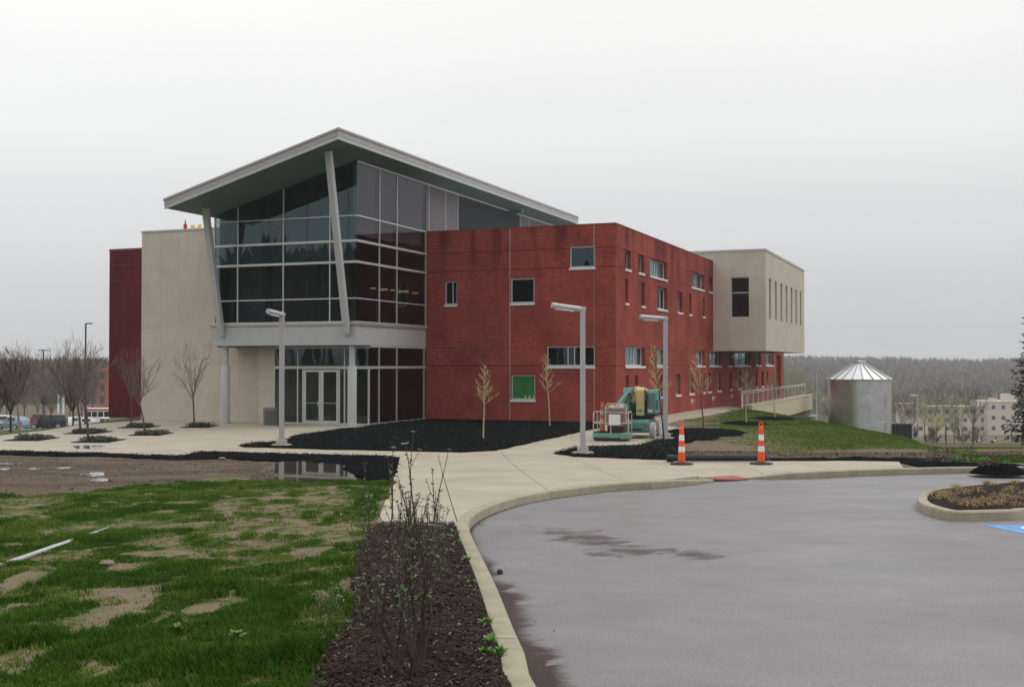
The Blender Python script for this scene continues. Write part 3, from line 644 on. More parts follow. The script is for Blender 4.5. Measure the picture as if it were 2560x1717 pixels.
# mulch beds: lumpy sheets, and chips of bark on the near one
def mulch(name, pts, mats, up, amp, step, seed, lab=None, xlim=60):
    def zf(x, y):
        e = np.minimum(dpoly(x, y, pts), .25)/.25
        return T(x, y)+up*e+amp*e*(fbm(x*2.3, y*2.3, seed)-.4)+amp*.6*e*(fbm(x*9, y*9, seed+3, 3)-.5)
    return struct(sheet(name, pts, mats, 0.006, step, zf, .1, xlim=xlim))
def ragged(pts, amp, step, seed, keep=()):
    out = []
    for i in range(len(pts)):
        a_ = Vector(pts[i]); b_ = Vector(pts[(i+1) % len(pts)]); n = max(1, int((b_-a_).length/step)); d = (b_-a_).normalized()
        for j in range(n):
            p = a_.lerp(b_, j/n); w = amp*(float(vn(p.x*5, p.y*5, seed))-.5)*2 if (j > 0 and i not in keep) else 0
            out.append((p.x-d.y*w, p.y+d.x*w))
    return out
mulch('mulch_bed', ragged(bed_poly, .10, .4, 2), 'mulch_dark', .05, .03, .3, 11)
mulch('mulch_bed', ragged(tri_poly, .12, .4, 3), 'mulch_dark', .05, .03, .3, 12)
mulch('mulch_strip', ragged(strip_poly, .10, .35, 4), 'mulch_dark', .045, .04, .25, 13)
mulch('mulch_strip', ragged(far_strip, .12, .4, 5), 'mulch_dark', .06, .06, .35, 14)
mulch('planting_bed', ragged(near_poly, .06, .2, 6, keep=range(0, len(near_poly)-9)), 'mulch_brown', .035, .045, .1, 15)
isl_in = offs(isl, .168)
isl_poly = isl_in
mulch('island_bed', isl_poly, 'mulch_brown', .02, .05, .2, 16)
def chips(name, pts, n, size, mats, zup, seed, label, ymax=99, edge=0, line=None):
    rg = np.random.default_rng(seed); xs = [p[0]+s_ for p in pts for s_ in (-edge, edge)]; ys = [p[1]+s_ for p in pts for s_ in (-edge, edge)]
    if line is not None: xs = [p[0] for p in line]+[3]; ys = [p[1] for p in line]
    x = rg.uniform(min(xs), max(xs), n*4); y = rg.uniform(min(ys), min(max(ys), ymax), n*4); ins_ = inpoly(x, y, pts); de_ = dpoly(x, y, pts) if line is None else dpoly(x, y, line, closed=False); k_ = (ins_ & (de_ > .03)) if not edge else ((~ins_ if line is None else ins_) & (de_ < edge*rg.uniform(0, 1, len(x))**2.2)); x = x[k_][:n]; y = y[k_][:n]; n = len(x)
    z = T(x, y)+zup+rg.uniform(-.01, .02, n)
    l = size*rg.uniform(.5, 1.6, n); w = l*rg.uniform(.2, .55, n); a_ = rg.uniform(0, 6.28, n); tl = rg.uniform(-.5, .5, n); t2 = rg.uniform(-.5, .5, n)
    ux = np.stack([np.cos(a_)*np.cos(tl), np.sin(a_)*np.cos(tl), np.sin(tl)], 1); vx = np.stack([-np.sin(a_)*np.cos(t2), np.cos(a_)*np.cos(t2), np.sin(t2)], 1)
    c = np.stack([x, y, z], 1); up = np.array([0, 0, 1.])*.3
    pv = [c-ux*l[:, None]-vx*w[:, None], c+ux*l[:, None]-vx*w[:, None]*.7, c+ux*l[:, None]*.8+vx*w[:, None], c-ux*l[:, None]*.9+vx*w[:, None], c+np.stack([np.zeros(n), np.zeros(n), w*.7], 1)]
    V = np.stack(pv, 1).reshape(-1, 3); b_ = np.arange(n)*5
    Fq = np.concatenate([np.stack([b_+i, b_+(i+1) % 4, b_+4], 1) for i in range(4)])
    o = fast(name, V, Fq, mats); o['kind'] = 'stuff'; o['label'] = label; o['category'] = 'mulch'; return o
def fast(name, V, Fa, mats, smooth=False):
    me = bpy.data.meshes.new(name); me.vertices.add(len(V)); me.vertices.foreach_set('co', V.astype(np.float32).ravel())
    k_ = Fa.shape[1]; me.loops.add(Fa.size); me.loops.foreach_set('vertex_index', Fa.astype(np.int32).ravel()); me.polygons.add(len(Fa)); me.polygons.foreach_set('loop_start', np.arange(0, Fa.size, k_, dtype=np.int32)); me.polygons.foreach_set('loop_total', np.full(len(Fa), k_, np.int32))
    me.update(); me.materials.append(MATS[mats])
    if smooth: me.polygons.foreach_set('use_smooth', [True]*len(Fa))
    o = bpy.data.objects.new(name, me); col.objects.link(o); return o
chips('bark_chips', near_poly, 1300, .010, 'chip_pale', .06, 31, 'pale wood chips dotted over the near planting bed', 18)
chips('bark_chips', near_poly, 26000, .015, 'chip', .05, 3, 'brown bark chips scattered over the planting bed beside the kerb', 18)
chips('bark_chips', bed_poly, 12000, .028, 'chip_dark', .055, 4, 'black bark chips over the bed in front of the brick wall')
chips('bark_chips', tri_poly, 4000, .028, 'chip_dark', .055, 5, 'black bark chips over the small bed under the two grey lamp posts')
chips('bark_chips', strip_poly, 6000, .025, 'chip_dark', .05, 6, 'black bark chips in the strip along the plaza edge')

dirt_poly = [D(-200, 1040), D(0, 1040), D(406, 1051), D(640, 1056), D(640, 1100), D(560, 1086), D(420, 1097), D(200, 1125), D(0, 1135), D(-200, 1138)]
chips('soil_clods', dirt_poly, 6000, .022, 'clod', -.004, 41, 'brown soil clods on the bare ground before the plaza')
chips('soil_clods', [S(1700, 1128), S(1900, 1128), S(2050, 1132), S(2400, 1132), S(2560, 1126), S(2560, 1150), S(2240, 1144), S(1720, 1144)], 7000, .04, 'clod', .005, 42, 'brown soil clods in the strip behind the far sidewalk')
chips('bark_chips', bed_poly, 1600, .022, 'clod', .058, 51, 'brown bark chips among the black mulch before the brick wall')
chips('bark_chips', tri_poly, 500, .022, 'clod', .058, 52, 'brown bark chips among the black mulch under the lamp posts')
chips('spilled_chips', bed_poly, 900, .018, 'chip', .008, 53, 'bark chips spilled on the paving around the large black bed', edge=.5)
chips('spilled_chips', strip_poly, 700, .018, 'chip', .008, 54, 'bark chips spilled on the paving along the plaza edge strip', edge=.4)
chips('kerb_grit', road_poly, 900, .009, 'chip', -.148, 55, 'loose grit on the asphalt along the kerb', 24, edge=.8, line=[(p.x, p.y) for p in kerb_path])
# standing water
def pool(name, pts, z):
    o = MB().poly([(p[0], p[1], z) for p in pts]).build(name, 'water'); return struct(o)
big = []
cx_, cy_ = pc
for p in puddle_poly: big.append((cx_+(p[0]-cx_)*1.12, cy_+(p[1]-cy_)*1.12))
pool('puddle', big, PZ)
for pts in ([S(182, 1114), S(225, 1113), S(262, 1114), S(268, 1117.5), S(240, 1121), S(190, 1121.5)],):
    pool('puddle', pts, min(Tz(*p) for p in pts)+.003)
for pts, zz in small_pools: pool('puddle', pts, zz)

# painted bay and tactile pad
def road_sheet(name, pts, mats, up):
    mb = MB(); mb.poly([(p[0], p[1], Tz(p[0], p[1])-.15+up) for p in pts]); return struct(mb.build(name, mats))
ri = lambda x, y: S(1960+.25662*x, 1100+.25662*y, -.15)
A0, A1, A2 = Vector(ri(1945, 831)), Vector(ri(2338, 824)), Vector(ri(2338, 912))
e1 = (A1-A0).normalized(); e2 = (A2-A0).normalized()
SZ = 1.5
sq = [A0, A0+e1*SZ, A0+e1*SZ+e2*SZ, A0+e2*SZ]
road_sheet('bay_marking', sq, 'blue_paint', .004)
def sp(u, v): return A0+e1*u*SZ+e2*v*SZ
def ring(cu, cv, r0, r1, a0, a1, n=18):
    mb = MB()
    for i in range(n):
        t0 = a0+(a1-a0)*i/n; t1 = a0+(a1-a0)*(i+1)/n
        q = [sp(cu+r*math.cos(t_), cv+r*math.sin(t_)) for r, t_ in ((r0, t0), (r1, t0), (r1, t1), (r0, t1))]
        mb.poly([(p.x, p.y, Tz(p.x, p.y)-.15+.009) for p in q])
    return mb
mb = ring(.48, .42, .22, .29, R(60), R(330))
for a_, b_ in (((.50, .50), (.86, .50)), ((.52, .50), (.52, .80)), ((.86, .50), (.90, .28))):
    a_, b_ = Vector(a_), Vector(b_); d = (b_-a_).normalized()*.035; n_ = Vector((-d.y, d.x))
    mb.poly([(p.x, p.y, Tz(p.x, p.y)-.15+.013) for p in (sp(*(a_-n_)), sp(*(b_-n_)), sp(*(b_+n_)), sp(*(a_+n_)))])
struct(mb.build('bay_symbol', 'white_paint'))
rr3 = RG(1600, 1040, .21386)
rr3 = lambda x, y: S(1600+.21386*x, 1040+.21386*y, -.08)
pad = [rr3(735, 703), rr3(1100, 684), rr3(1275, 708), rr3(1150, 722), rr3(900, 728)]
mb = MB(); pz = [(p[0], p[1], Tw(*p)+.012) for p in pad]; mb.poly(pz)
for i in range(5): a_, b_ = pz[i], pz[(i+1) % 5]; mb.quad((a_[0], a_[1], a_[2]-.03), (b_[0], b_[1], b_[2]-.03), b_, a_)
cxp = Vector((sum(p[0] for p in pad)/5, sum(p[1] for p in pad)/5))
bmn = [min(p[i] for p in pad) for i in (0, 1)]; bmx = [max(p[i] for p in pad) for i in (0, 1)]
gxx, gyy = np.meshgrid(np.arange(bmn[0], bmx[0], .12), np.arange(bmn[1], bmx[1], .12)); gxx = gxx.ravel(); gyy = gyy.ravel(); kk = inpoly(gxx, gyy, pad) & (dpoly(gxx, gyy, pad) > .05)
for x, y in zip(gxx[kk], gyy[kk]): mb.lathe([(.025, .004), (.02, .012)], 6, (x, y, Tw(x, y)+.008), True)
struct(mb.build('tactile_pad', 'pad_red'))
# ------------------------------------------------------------------ the building (local axes: x along the front, y back along the side wall)
bld = thing('academic_building', 'red brick and tan stone building with glass corner atrium and sloping canopy roof', 'building', C0, -TH)
def wall(name, mats, axis, c, a0, a1, z0, z1, ops, depth, out, parent=bld, reveal=None):
    """flat wall with openings and reveals; axis 'x': lies in y=c, faces out*y; axis 'y': lies in x=c, faces out*x"""
    mb = MB(); As = sorted(set([a0, a1]+[v for o in ops for v in o[:2]])); Zs = sorted(set([z0, z1]+[v for o in ops for v in o[2:4]]))
    pt = (lambda a, z, d: (a, c-out*d, z)) if axis == 'x' else (lambda a, z, d: (c-out*d, a, z))
    flip = (axis == 'x') == (out > 0)
    def q(p):
        mb.quad(*(p[::-1] if flip else p))
    for i in range(len(As)-1):
        for j in range(len(Zs)-1):
            am, zm = (As[i]+As[i+1])/2, (Zs[j]+Zs[j+1])/2
            if any(o[0] < am < o[1] and o[2] < zm < o[3] for o in ops): continue
            q([pt(As[i], Zs[j], 0), pt(As[i+1], Zs[j], 0), pt(As[i+1], Zs[j+1], 0), pt(As[i], Zs[j+1], 0)])
    for b0, b1, y0, y1 in [o[:4] for o in ops]:
        q([pt(b0, y0, 0), pt(b0, y1, 0), pt(b0, y1, depth), pt(b0, y0, depth)]); q([pt(b1, y1, 0), pt(b1, y0, 0), pt(b1, y0, depth), pt(b1, y1, depth)])
        q([pt(b0, y1, 0), pt(b1, y1, 0), pt(b1, y1, depth), pt(b0, y1, depth)]); q([pt(b1, y0, 0), pt(b0, y0, 0), pt(b0, y0, depth), pt(b1, y0, depth)])
    return mb.build(name, mats, parent)
def bx(mb, axis, c, out, a0, a1, d0, d1, z0, z1):
    if axis == 'x': mb.box(a0, a1, min(c-out*d0, c-out*d1), max(c-out*d0, c-out*d1), z0, z1)
    else: mb.box(min(c-out*d0, c-out*d1), max(c-out*d0, c-out*d1), a0, a1, z0, z1)
def window(axis, c, out, a0, a1, z0, z1, depth, bars=(), hb=(), frame='aluminium', sill=True, pane='glass_window', fw=.05, back=None, sillh=.09, sillout=.05):
    mb = MB(); e = .003
    A0, A1, Z0, Z1 = a0+e, a1-e, z0+(sillh*.7 if sill else e), z1-e
    for p, q in ((A0, A0+fw), (A1-fw, A1)): bx(mb, axis, c, out, p, q, depth-.07, depth-.01, Z0, Z1)
    bx(mb, axis, c, out, A0+fw, A1-fw, depth-.069, depth-.011, Z1-fw, Z1); bx(mb, axis, c, out, A0+fw, A1-fw, depth-.069, depth-.011, Z0, Z0+fw)
    for t_ in bars: m_ = a0+(a1-a0)*t_; bx(mb, axis, c, out, m_-.022, m_+.022, depth-.068, depth-.012, Z0+fw, Z1-fw)
    for t_ in hb: m_ = z0+(z1-z0)*t_; bx(mb, axis, c, out, A0+fw, A1-fw, depth-.067, depth-.013, m_-.03, m_+.03)
    w = mb.build('window', frame, bld)
    p = MB(); bx(p, axis, c, out, A0+.01, A1-.01, depth-.036, depth-.030, Z0+.01, Z1-.01); p.build('pane', pane, w)
    if back: p = MB(); bx(p, axis, c, out, A0+.01, A1-.01, depth+.02, depth+.05, Z0, Z1); p.build('blind', back, w)
    if sill: p = MB(); bx(p, axis, c, out, a0-.03, a1+.03, -sillout, -.002, z0-.05, z0+sillh*.55); bx(p, axis, c, out, a0+e, a1-e, -.004, depth-.075, z0+.004, z0+sillh*.6); p.build('sill', 'sill_stone', w)
    return w
# --- front brick wall
FW = [(-8.45, -7.82, 5.42, 6.58), (-5.08, -3.91, 5.42, 6.62), (-2.17, -.97, 6.98, 8.0), (-3.30, -.99, 2.50, 3.46), (-5.06, -3.87, .95, 2.14)]
wall('brick_wall', 'red_brick', 'x', 0, -9.476, 0, -.25, 8.97, FW, .12, -1)
window('x', 0, -1, *FW[0], .12, bars=(.62,)); window('x', 0, -1, *FW[1], .12); window('x', 0, -1, *FW[2], .12)
window('x', 0, -1, *FW[3], .12, bars=(.44, .575)); window('x', 0, -1, *FW[4], .12, back='green_board', pane='glass_pale')
# --- long side wall
r1 = [(1.47, 2.46), (3.8, 4.83), (5.93, 9.35), (14.98, 18.35), (19.64, 20.6)]
r2_ = [(1.51, 2.02), (4.35, 4.91), (7.32, 9.39), (11.71, 12.78), (14.39, 15.03), (17.91, 18.54)]
r3 = [(1.53, 4.93), (7.3, 9.36), (16.23, 18.5), (19.81, 23.26), (25.57, 26.78), (27.75, 33.6), (35.91, 38.01), (40.32, 43.88)]
r4 = [(1.6, 2.12), (3.17, 3.71), (7.75, 8.33), (11.25, 12.31), (14.46, 15.56), (17.99, 18.55), (19.2, 20.22), (22.13, 23.24), (26.06, 26.67), (28.91, 30.12), (32.66, 33.57), (35.88, 36.42), (38.2, 39.23), (40.53, 41.36), (42.72, 43.47)]
SW = [(a, b_, 7.0, 7.93) for a, b_ in r1]+[(a, b_, 5.42, 6.60) for a, b_ in r2_]+[(a, b_, 2.50, 3.45) for a, b_ in r3]+[(a, b_, .93, 2.11) for a, b_ in r4]
DOORO = (45.3, 47.72, .02, 3.4)
wall('brick_wall', 'red_brick', 'y', 0, 0, 49.2, -.6, 8.97, SW+[DOORO], .24, 1)
for a, b_, z0, z1 in SW:
    w = b_-a
    window('y', 0, 1, a, b_, z0, z1, .24, bars=(() if w < .7 else (.5,) if w < 1.4 else (.2, .62) if w < 2.6 else (.12, .45, .58)), frame='aluminium' if w < 1.4 else 'frame_white', back='blind_grey' if (w > 2 and z0 in (7.0, 2.5)) else None, pane='glass_clear' if w > 2 else 'glass_window')
mb = MB(); mb.box(-.235, -.19, 45.32, 47.70, .03, 3.38); mb.box(-.19, -.17, 46.49, 46.53, .03, 3.38); mb.build('door', 'dark_red_brick', bld)
# hidden sides, roof deck and inner cores that keep the inside dark
mb = MB(); mb.quad((-9.3, 49.2, -.6), (0, 49.2, -.6), (0, 49.2, 8.97), (-9.3, 49.2, 8.97)); mb.quad((-9.3, .2, -.6), (-9.3, 49.2, -.6), (-9.3, 49.2, 8.97), (-9.3, .2, 8.97)); mb.build('rear_wall', 'red_brick', bld)
MB().box(-9.3, -.02, .02, 49.18, 8.45, 8.6).build('roof_deck', 'coping_grey', bld)
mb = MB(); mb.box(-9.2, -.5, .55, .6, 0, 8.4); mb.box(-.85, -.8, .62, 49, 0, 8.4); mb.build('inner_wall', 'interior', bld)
mb = MB(); mb.box(-9.476, .02, -.02, .34, 8.97, 9.01); mb.box(-.34, .021, .3405, 49.22, 8.97, 9.011); mb.build('coping', 'coping_red', bld)
# darker courses across both walls, stopped at the windows
for nm_, axis, c, out, a0, a1, ops in (('brick_band', 'x', 0, -1, -9.45, 0, FW), ('brick_band', 'y', 0, 1, 0, 49.2, SW+[DOORO])):
    for z in (7.93, 7.05, 3.42, 2.58):
        segs = [(a0, a1)]
        for o in ops:
            if o[2]-.12 < z < o[3]+.06:
                ns_ = []
                for s0, s1 in segs:
                    if o[1] <= s0 or o[0] >= s1: ns_.append((s0, s1))
                    else:
                        if o[0]-.03 > s0: ns_.append((s0, o[0]-.03))
                        if o[1]+.03 < s1: ns_.append((o[1]+.03, s1))
                segs = ns_
        for s0, s1 in segs:
            if s1-s0 < .02: continue
            mb = MB(); bx(mb, axis, c, out, s0, s1, -.004, .002, z-.022, z+.022); mb.build(nm_, 'brick_dark', bld)
for x in (-5.12, -1.02):
    mb = MB(); segs = [(-.2, 8.96)]
    for o in FW:
        if o[0]-.02 < x < o[1]+.02:
            segs = [q for s0, s1 in segs for q in ((s0, o[2]-.06), (o[3]+.01, s1))]
    for s0, s1 in segs: mb.box(x-.01, x+.01, -.0065, .002, s0, s1)
    mb.build('control_joint', 'stone_joint', bld)
# wall lamps low on the side wall and vents
for y in (7.0, 14.88, 20.6, 26.48):
    mb = MB(); mb.box(.002, .05, y-.08, y+.08, .42, .66); mb.box(.05, .16, y-.06, y+.06, .56, .62); mb.build('wall_lamp', 'white', bld)

# --- tan stone box jutting from the side wall
X1, Y0b, Y1b, ZB, ZT = 3.22, 20.85, 37.95, 3.45, 9.5
bfo = (1.09, 2.21, 5.5, 7.94)
wall('stone_backing', 'stone_joint', 'x', Y0b+.005, .01, X1-.005, ZB+.01, ZT, [bfo], .26, -1)
slots = [(22.02+2.262*k_, 22.02+2.262*k_+.86, 5.44, 7.92) for k_ in range(7)]
wall('stone_backing', 'stone_joint', 'y', X1-.005, Y0b+.006, Y1b-.02, ZB+.01, ZT, slots, .26, 1)
def panel(axis, c, out, a0, a1, z0, z1, th=.03, g=.004, mats='stone', parent=bld):
    mb = MB(); bx(mb, axis, c, out, a0+g, a1-g, 0, th, z0+g, z1-g); return mb.build('stone_panel', mats, parent)
xs_ = [0.0, 1.09, 2.21, X1]; zs_ = [ZB, 4.43, 5.5, 6.8, 7.94, 9.07, ZT]
for i in range(3):
    for j in range(6):
        if i == 1 and zs_[j] >= 5.5 and zs_[j+1] <= 7.94: continue
        panel('x', Y0b, -1, xs_[i]+(.004 if i == 0 else 0), xs_[i+1]-(.03 if i == 2 else 0), zs_[j], zs_[j+1])
ys_ = [Y0b+.002]
for s_ in slots: ys_ += [s_[0], s_[1]]
ys_ += [Y1b]
for i in range(len(ys_)-1):
    for z0, z1 in ((ZB, 4.43), (4.43, 5.44), (5.44, 6.8), (6.8, 7.92), (7.92, 9.07), (9.07, ZT)):
        if i % 2 == 1 and 5.4 < z0 < 7.9: continue
        panel('y', X1, 1, ys_[i], ys_[i+1], z0, z1)
window('x', Y0b, -1, *bfo, .26, hb=(.62,), sill=False, pane='glass', fw=.04)
for s_ in slots: window('y', X1, 1, *s_, .26, hb=(.62,), sill=False, pane='glass', fw=.035)
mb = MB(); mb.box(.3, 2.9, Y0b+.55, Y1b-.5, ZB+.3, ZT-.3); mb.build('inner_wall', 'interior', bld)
mb = MB(); mb.quad((.0, Y0b+.02, ZB+.012), (X1-.02, Y0b+.02, ZB+.012), (X1-.02, Y1b, ZB+.012), (0, Y1b, ZB+.012)); mb.quad((.0, Y1b, ZB), (X1, Y1b, ZB), (X1, Y1b, ZT), (0, Y1b, ZT)); mb.build('box_soffit', 'soffit', bld)
mb = MB(); mb.box(-6, X1+.03, Y0b-.03, Y1b+.03, ZT, ZT+.15); mb.build('coping', 'coping_grey', bld, bevel=.01)
wall('stone_backing', 'stone', 'x', Y0b+.03, -6, .005, 8.6, ZT, [], .02, -1)
mb = MB(); mb.lathe([(.012, .0), (.012, .22)], 8, (1.0, 22, 3.2)); mb.lathe([(.15, 0), (.13, .05), (.05, .12), (.02, .14)], 14, (1.0, 22, 3.08)); mb.build('hanging_lamp', 'white', bld)

# --- terrace wall and its railing on the outer edge of the walkway
tw = thing('terrace_wall', 'long tan concrete retaining wall carrying the walkway above the grass bank', 'wall', BW(2.3, 21, 0), -TH)
mb = MB(); mb.box(-.15, .05, 0, 28.2, -1.1, .05); mb.box(-.18, .08, -.02, 28.25, .05, .13); mb.build('wall', 'beige_wall', tw, bevel=.01)
mb = MB(); mb.box(-.5, -.1, 0.2, 28.0, -4.5, -1.101); mb.build('wall_base', 'lower_wall', tw)
mb = MB(); mb.box(-1.2, .5, 26.2, 28.3, -1.75, -1.6); mb.build('ledge', 'coping_grey', tw)
rl = thing('railing', 'pale metal railing with thin upright posts along the raised walkway', 'railing', BW(2.08, 19.2, 0), -TH)
LR = 27.6
mb = MB(); mb.bar((0, 0, 1.02), (0, LR, 1.02), .05); mb.build('top_rail', 'rail_white', rl)
mb = MB(); mb.bar((0, 0, .18), (0, LR, .18), .035); mb.bar((0, .0, .90), (0, LR, .90), .03); mb.build('lower_rail', 'rail_white', rl)
n = 15
for i in range(n+1):
    w = .09 if i in (0, n) else .045
    MB().box(-w/2, w/2, LR*i/n-w/2, LR*i/n+w/2, .02, 1.0).build('post', 'rail_white', rl)
for i in range(n):
    y0, y1 = LR*i/n+.06, LR*(i+1)/n-.06; mb = MB()
    for k_ in range(9): yy = y0+(y1-y0)*k_/8; mb.bar((0, yy, .2), (0, yy, .88), .008)
    for k_ in range(5): zz = .26+.6*k_/5; mb.bar((0, y0, zz), (0, y1, zz), .007)
    mb.build('mesh_panel', 'mesh_grey', rl)

# --- tan wing on the left
TW = [-22.17, -21.04, -19.94, -18.83, -17.7, -16.6, -15.2]
TZ_ = [.0, .24, 1.4, 2.52, 3.46, 4.30, 5.41, 6.54, 7.75, 8.93]
mb = MB(); mb.box(-22.165, -14.4, -4.995, 6, -.4, 8.93); mb.build('stone_backing', 'stone_joint', bld)
for i in range(len(TW)-1):
    for j in range(len(TZ_)-1):
        if TW[i] > -16.7 and TZ_[j] > 3.4: continue
        panel('x', -5.0, -1, TW[i], TW[i+1], TZ_[j]-(.2 if j == 0 else 0), TZ_[j+1], th=.025, g=.005)
for j in range(len(TZ_)-1):
    panel('y', -22.17, -1, -4.99, -2, TZ_[j], TZ_[j+1], th=.02); panel('y', -22.17, -1, -2, 1, TZ_[j], TZ_[j+1], th=.02)
mb = MB(); mb.box(-22.2, -14.5, -5.03, 6, 8.93, 9.03); mb.build('coping', 'coping_grey', bld, bevel=.01)
for j in range(4): panel('x', -5.45, -1, -15.2, -14.36, TZ_[j]-(.2 if j == 0 else 0), TZ_[j+1], th=.44, g=.004)
# --- dark brick stair tower at the far left
mb = MB(); mb.box(-29.3, -22.2, 1.0, 20, -.26, 8.86); mb.build('brick_tower', 'dark_red_brick', bld)
mb = MB(); mb.box(-29.32, -22.2, .98, 20, 8.86, 8.97); mb.build('coping', 'coping_red', bld)
mb = MB(); mb.box(-29.27, -22.2, 1.03, 20, -1.2, -.262); mb.build('foundation', 'foundation', bld)
for z in (7.2, 8.1, 2.6):
    mb = MB(); mb.box(-29.303, -22.2, .996, 1.01, z-.03, z+.03); mb.build('brick_band', 'brick_dark', bld)
mb = MB(); mb.box(-28.25, -28.23, .996, 1.01, -.25, 8.85); mb.build('control_joint', 'brick_dark', bld)

# --- glass corner: upper curtain wall
GX0, GX1, GY = -16.71, -9.476, -6.7
SL = .28183
def ztop(x): return 11.35+SL*(x+9.476)
us_ = [-16.71, -15.48, -14.28, -13.11, -11.92, -10.77, -9.476]
zl = [4.44, 5.46, 7.01, 7.91, 8.99]
cw = MB()      # transoms of both faces make the grid itself
for z, h, pr_ in ((4.44, .09, .1), (5.46, .05, .03), (7.01, .10, .07), (7.91, .10, .07), (8.99, .05, .03)):
    cw.box(GX0, GX1+pr_, GY-pr_, GY+.06, z-h/2, z+h/2); cw.box(GX1-.06, GX1+pr_, GY+.061, -.01, z-h/2, z+h/2)
cw.box(GX1-.05, GX1+.03, GY+.06, 0, ztop(GX1)-.08, ztop(GX1)-.01)
cwo = cw.build('curtain_wall', 'aluminium', bld)
def mull(mb): return mb.build('mullion', 'aluminium', cwo)
for i, x in enumerate(us_):
    thin = i in (3, 5)
    if i == 6: continue
    w = .05 if not thin else .05
    if i in (2, 4): # dark butt joints
        mb = MB(); mb.box(x-.012, x+.012, GY-.006, GY+.03, 4.49, ztop(x)-.02); mb.build('mullion', 'black', cwo); continue
    mull(MB().box(x-w/2, x+w/2, GY-.035, GY+.055, 4.49, ztop(x)-.02))
mb = MB(); mb.box(-9.88-.01, -9.88+.01, GY-.006, GY+.03, 4.49, ztop(-9.88)-.02); mb.build('mullion', 'black', cwo)
yv = [-6.7, -4.68, -3.01, -.02]
for y in yv[1:3]: mull(MB().box(GX1-.055, GX1+.035, y-.025, y+.025, 4.49, ztop(GX1)-.08))
mull(MB().box(GX1-.055, GX1+.035, -.06, -.012, 4.49, 8.99))
zz = zl+[None]
ug = [-16.71, -15.48, -14.28, -13.11, -11.92, -10.77, -9.88, -9.476]
for i in range(len(ug)-1):
    for j in range(5):
        a, b_ = ug[i]+.012, ug[i+1]-.012
        z0 = zl[j]+.03; z1a = (zl[j+1]-.03) if j < 4 else ztop(a)-.01; z1b = (zl[j+1]-.03) if j < 4 else ztop(b_)-.01
        if j == 4 and z1a <= z0+.02: z1a = z0+.02
        mb = MB(); y0, y1 = GY, GY+.012
        mb.prism([(a, z0), (b_, z0), (b_, z1b), (a, z1a)], -y1, -y0, Matrix(((1, 0, 0, 0), (0, 0, -1, 0), (0, 1, 0, 0), (0, 0, 0, 1)))); mb.build('glass_pane', 'glass', cwo)
for i in range(3):
    for j in range(5):
        z0 = zl[j]+.03; z1 = (zl[j+1]-.03) if j < 4 else ztop(GX1)-.02
        MB().box(GX1-.012, GX1, yv[i]+.015, yv[i+1]-.015, z0, z1).build('glass_pane', 'glass_side', cwo)
# lowered shades and spandrels behind the upper panes of the right-hand face and the middle of the front
for i in range(3):
    MB().box(GX1-.20, GX1-.16, yv[i]+.04, yv[i+1]-.04, 8.2+.0*i, 11.2).build('shade', 'blind_grey', cwo)
for a, b_, z0, z1 in ((-13.09, -9.7, 7.95, 8.95), (-16.6, -9.7, 7.06, 7.86)):
    MB().box(a, b_, GY+.16, GY+.2, z0, z1).build('shade', 'blind_grey', cwo)
# floors, back wall, ceiling lights inside the atrium
mb = MB(); mb.box(-16.6, -9.6, -6.45, 5, 3.75, 4.32); mb.box(-16.6, -9.6, -2.5, 5, 8.05, 8.25); mb.build('floor_slab', 'interior_floor', bld)
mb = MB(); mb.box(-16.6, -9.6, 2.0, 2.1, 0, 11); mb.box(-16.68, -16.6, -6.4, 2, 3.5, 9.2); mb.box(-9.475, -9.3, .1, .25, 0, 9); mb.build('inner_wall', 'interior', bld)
mb = MB()
for x in (-14.6, -11.8): mb.lathe([(.16, 4.3), (.16, 10.2)], 14, (x, -5.6, 0))
mb.build('inner_column', 'soffit', bld)
mb = MB()
def behind(px, py, yy):          # a point inside, on the plane local y = yy, along a surveyed sight line
    a = (px-CX)/F; b = (CY-py)/F; r = M_B.to_3x3().inverted() @ Vector((a, math.cos(PITCH)-b*math.sin(PITCH), math.sin(PITCH)+b*math.cos(PITCH))); e = M_B.inverted() @ Vector((0, 0, EYE)); t_ = (yy-e.y)/r.y; return e+r*t_
for px, py, w in ((932, 721, .28), (958, 723, .45), (984, 726, .3), (1008, 728, .55), (1037, 733, .25)):
    q = behind(px, py, 1.3); mb.box(q.x-w/2, q.x+w/2, 1.25, 1.35, q.z-.03-.04*(w > .4), q.z+.04)
mb.build('ceiling_light', 'lamp_warm', bld)
# --- spandrel, soffit, columns
mb = MB(); mb.box(-16.85, GX1+.02, GY-.06, GY+.3, 3.46, 4.31); mb.box(GX1-.3, GX1+.0199, GY+.3005, -.005, 3.46, 4.31); mb.build('spandrel_panel', 'metal_grey', bld, bevel=.008)
mb = MB(); mb.box(-16.87, GX1+.08, GY-.12, GY+.3, 4.312, 4.392); mb.box(GX1-.3, GX1+.0799, GY+.301, -.005, 4.312, 4.392); mb.build('sill_band', 'fascia', bld, bevel=.008)
MB().box(-16.8, GX1-.05, GY+.31, -4.9, 3.40, 3.5).build('entrance_soffit', 'soffit', bld)
for x in (-9.83, -16.3):
    o = MB().lathe([(.2, -.25), (.2, 2.56), (.19, 2.575)], 28, (x, -6.43, 0)).build('column', 'metal_grey', bld, smooth=True)
    MB().lathe([(.13, 2.57), (.13, 3.46)], 24, (x, -6.43, 0)).build('column_head', 'metal_grey', o, smooth=True)
# tilted struts from the spandrel up to the roof
for bx_, by_, bz_, tx_, ty_ in ((-9.83, -6.88, 3.92, -9.45-.05, -9.0), (-16.2, -6.88, 3.88, -16.2, -8.1)):
    o = MB().bar((bx_, by_, bz_), (tx_, ty_, ztop(tx_)-.0), .26, .24, up=(0, -1, 0)).build('strut', 'metal_grey', bld, bevel=.02)
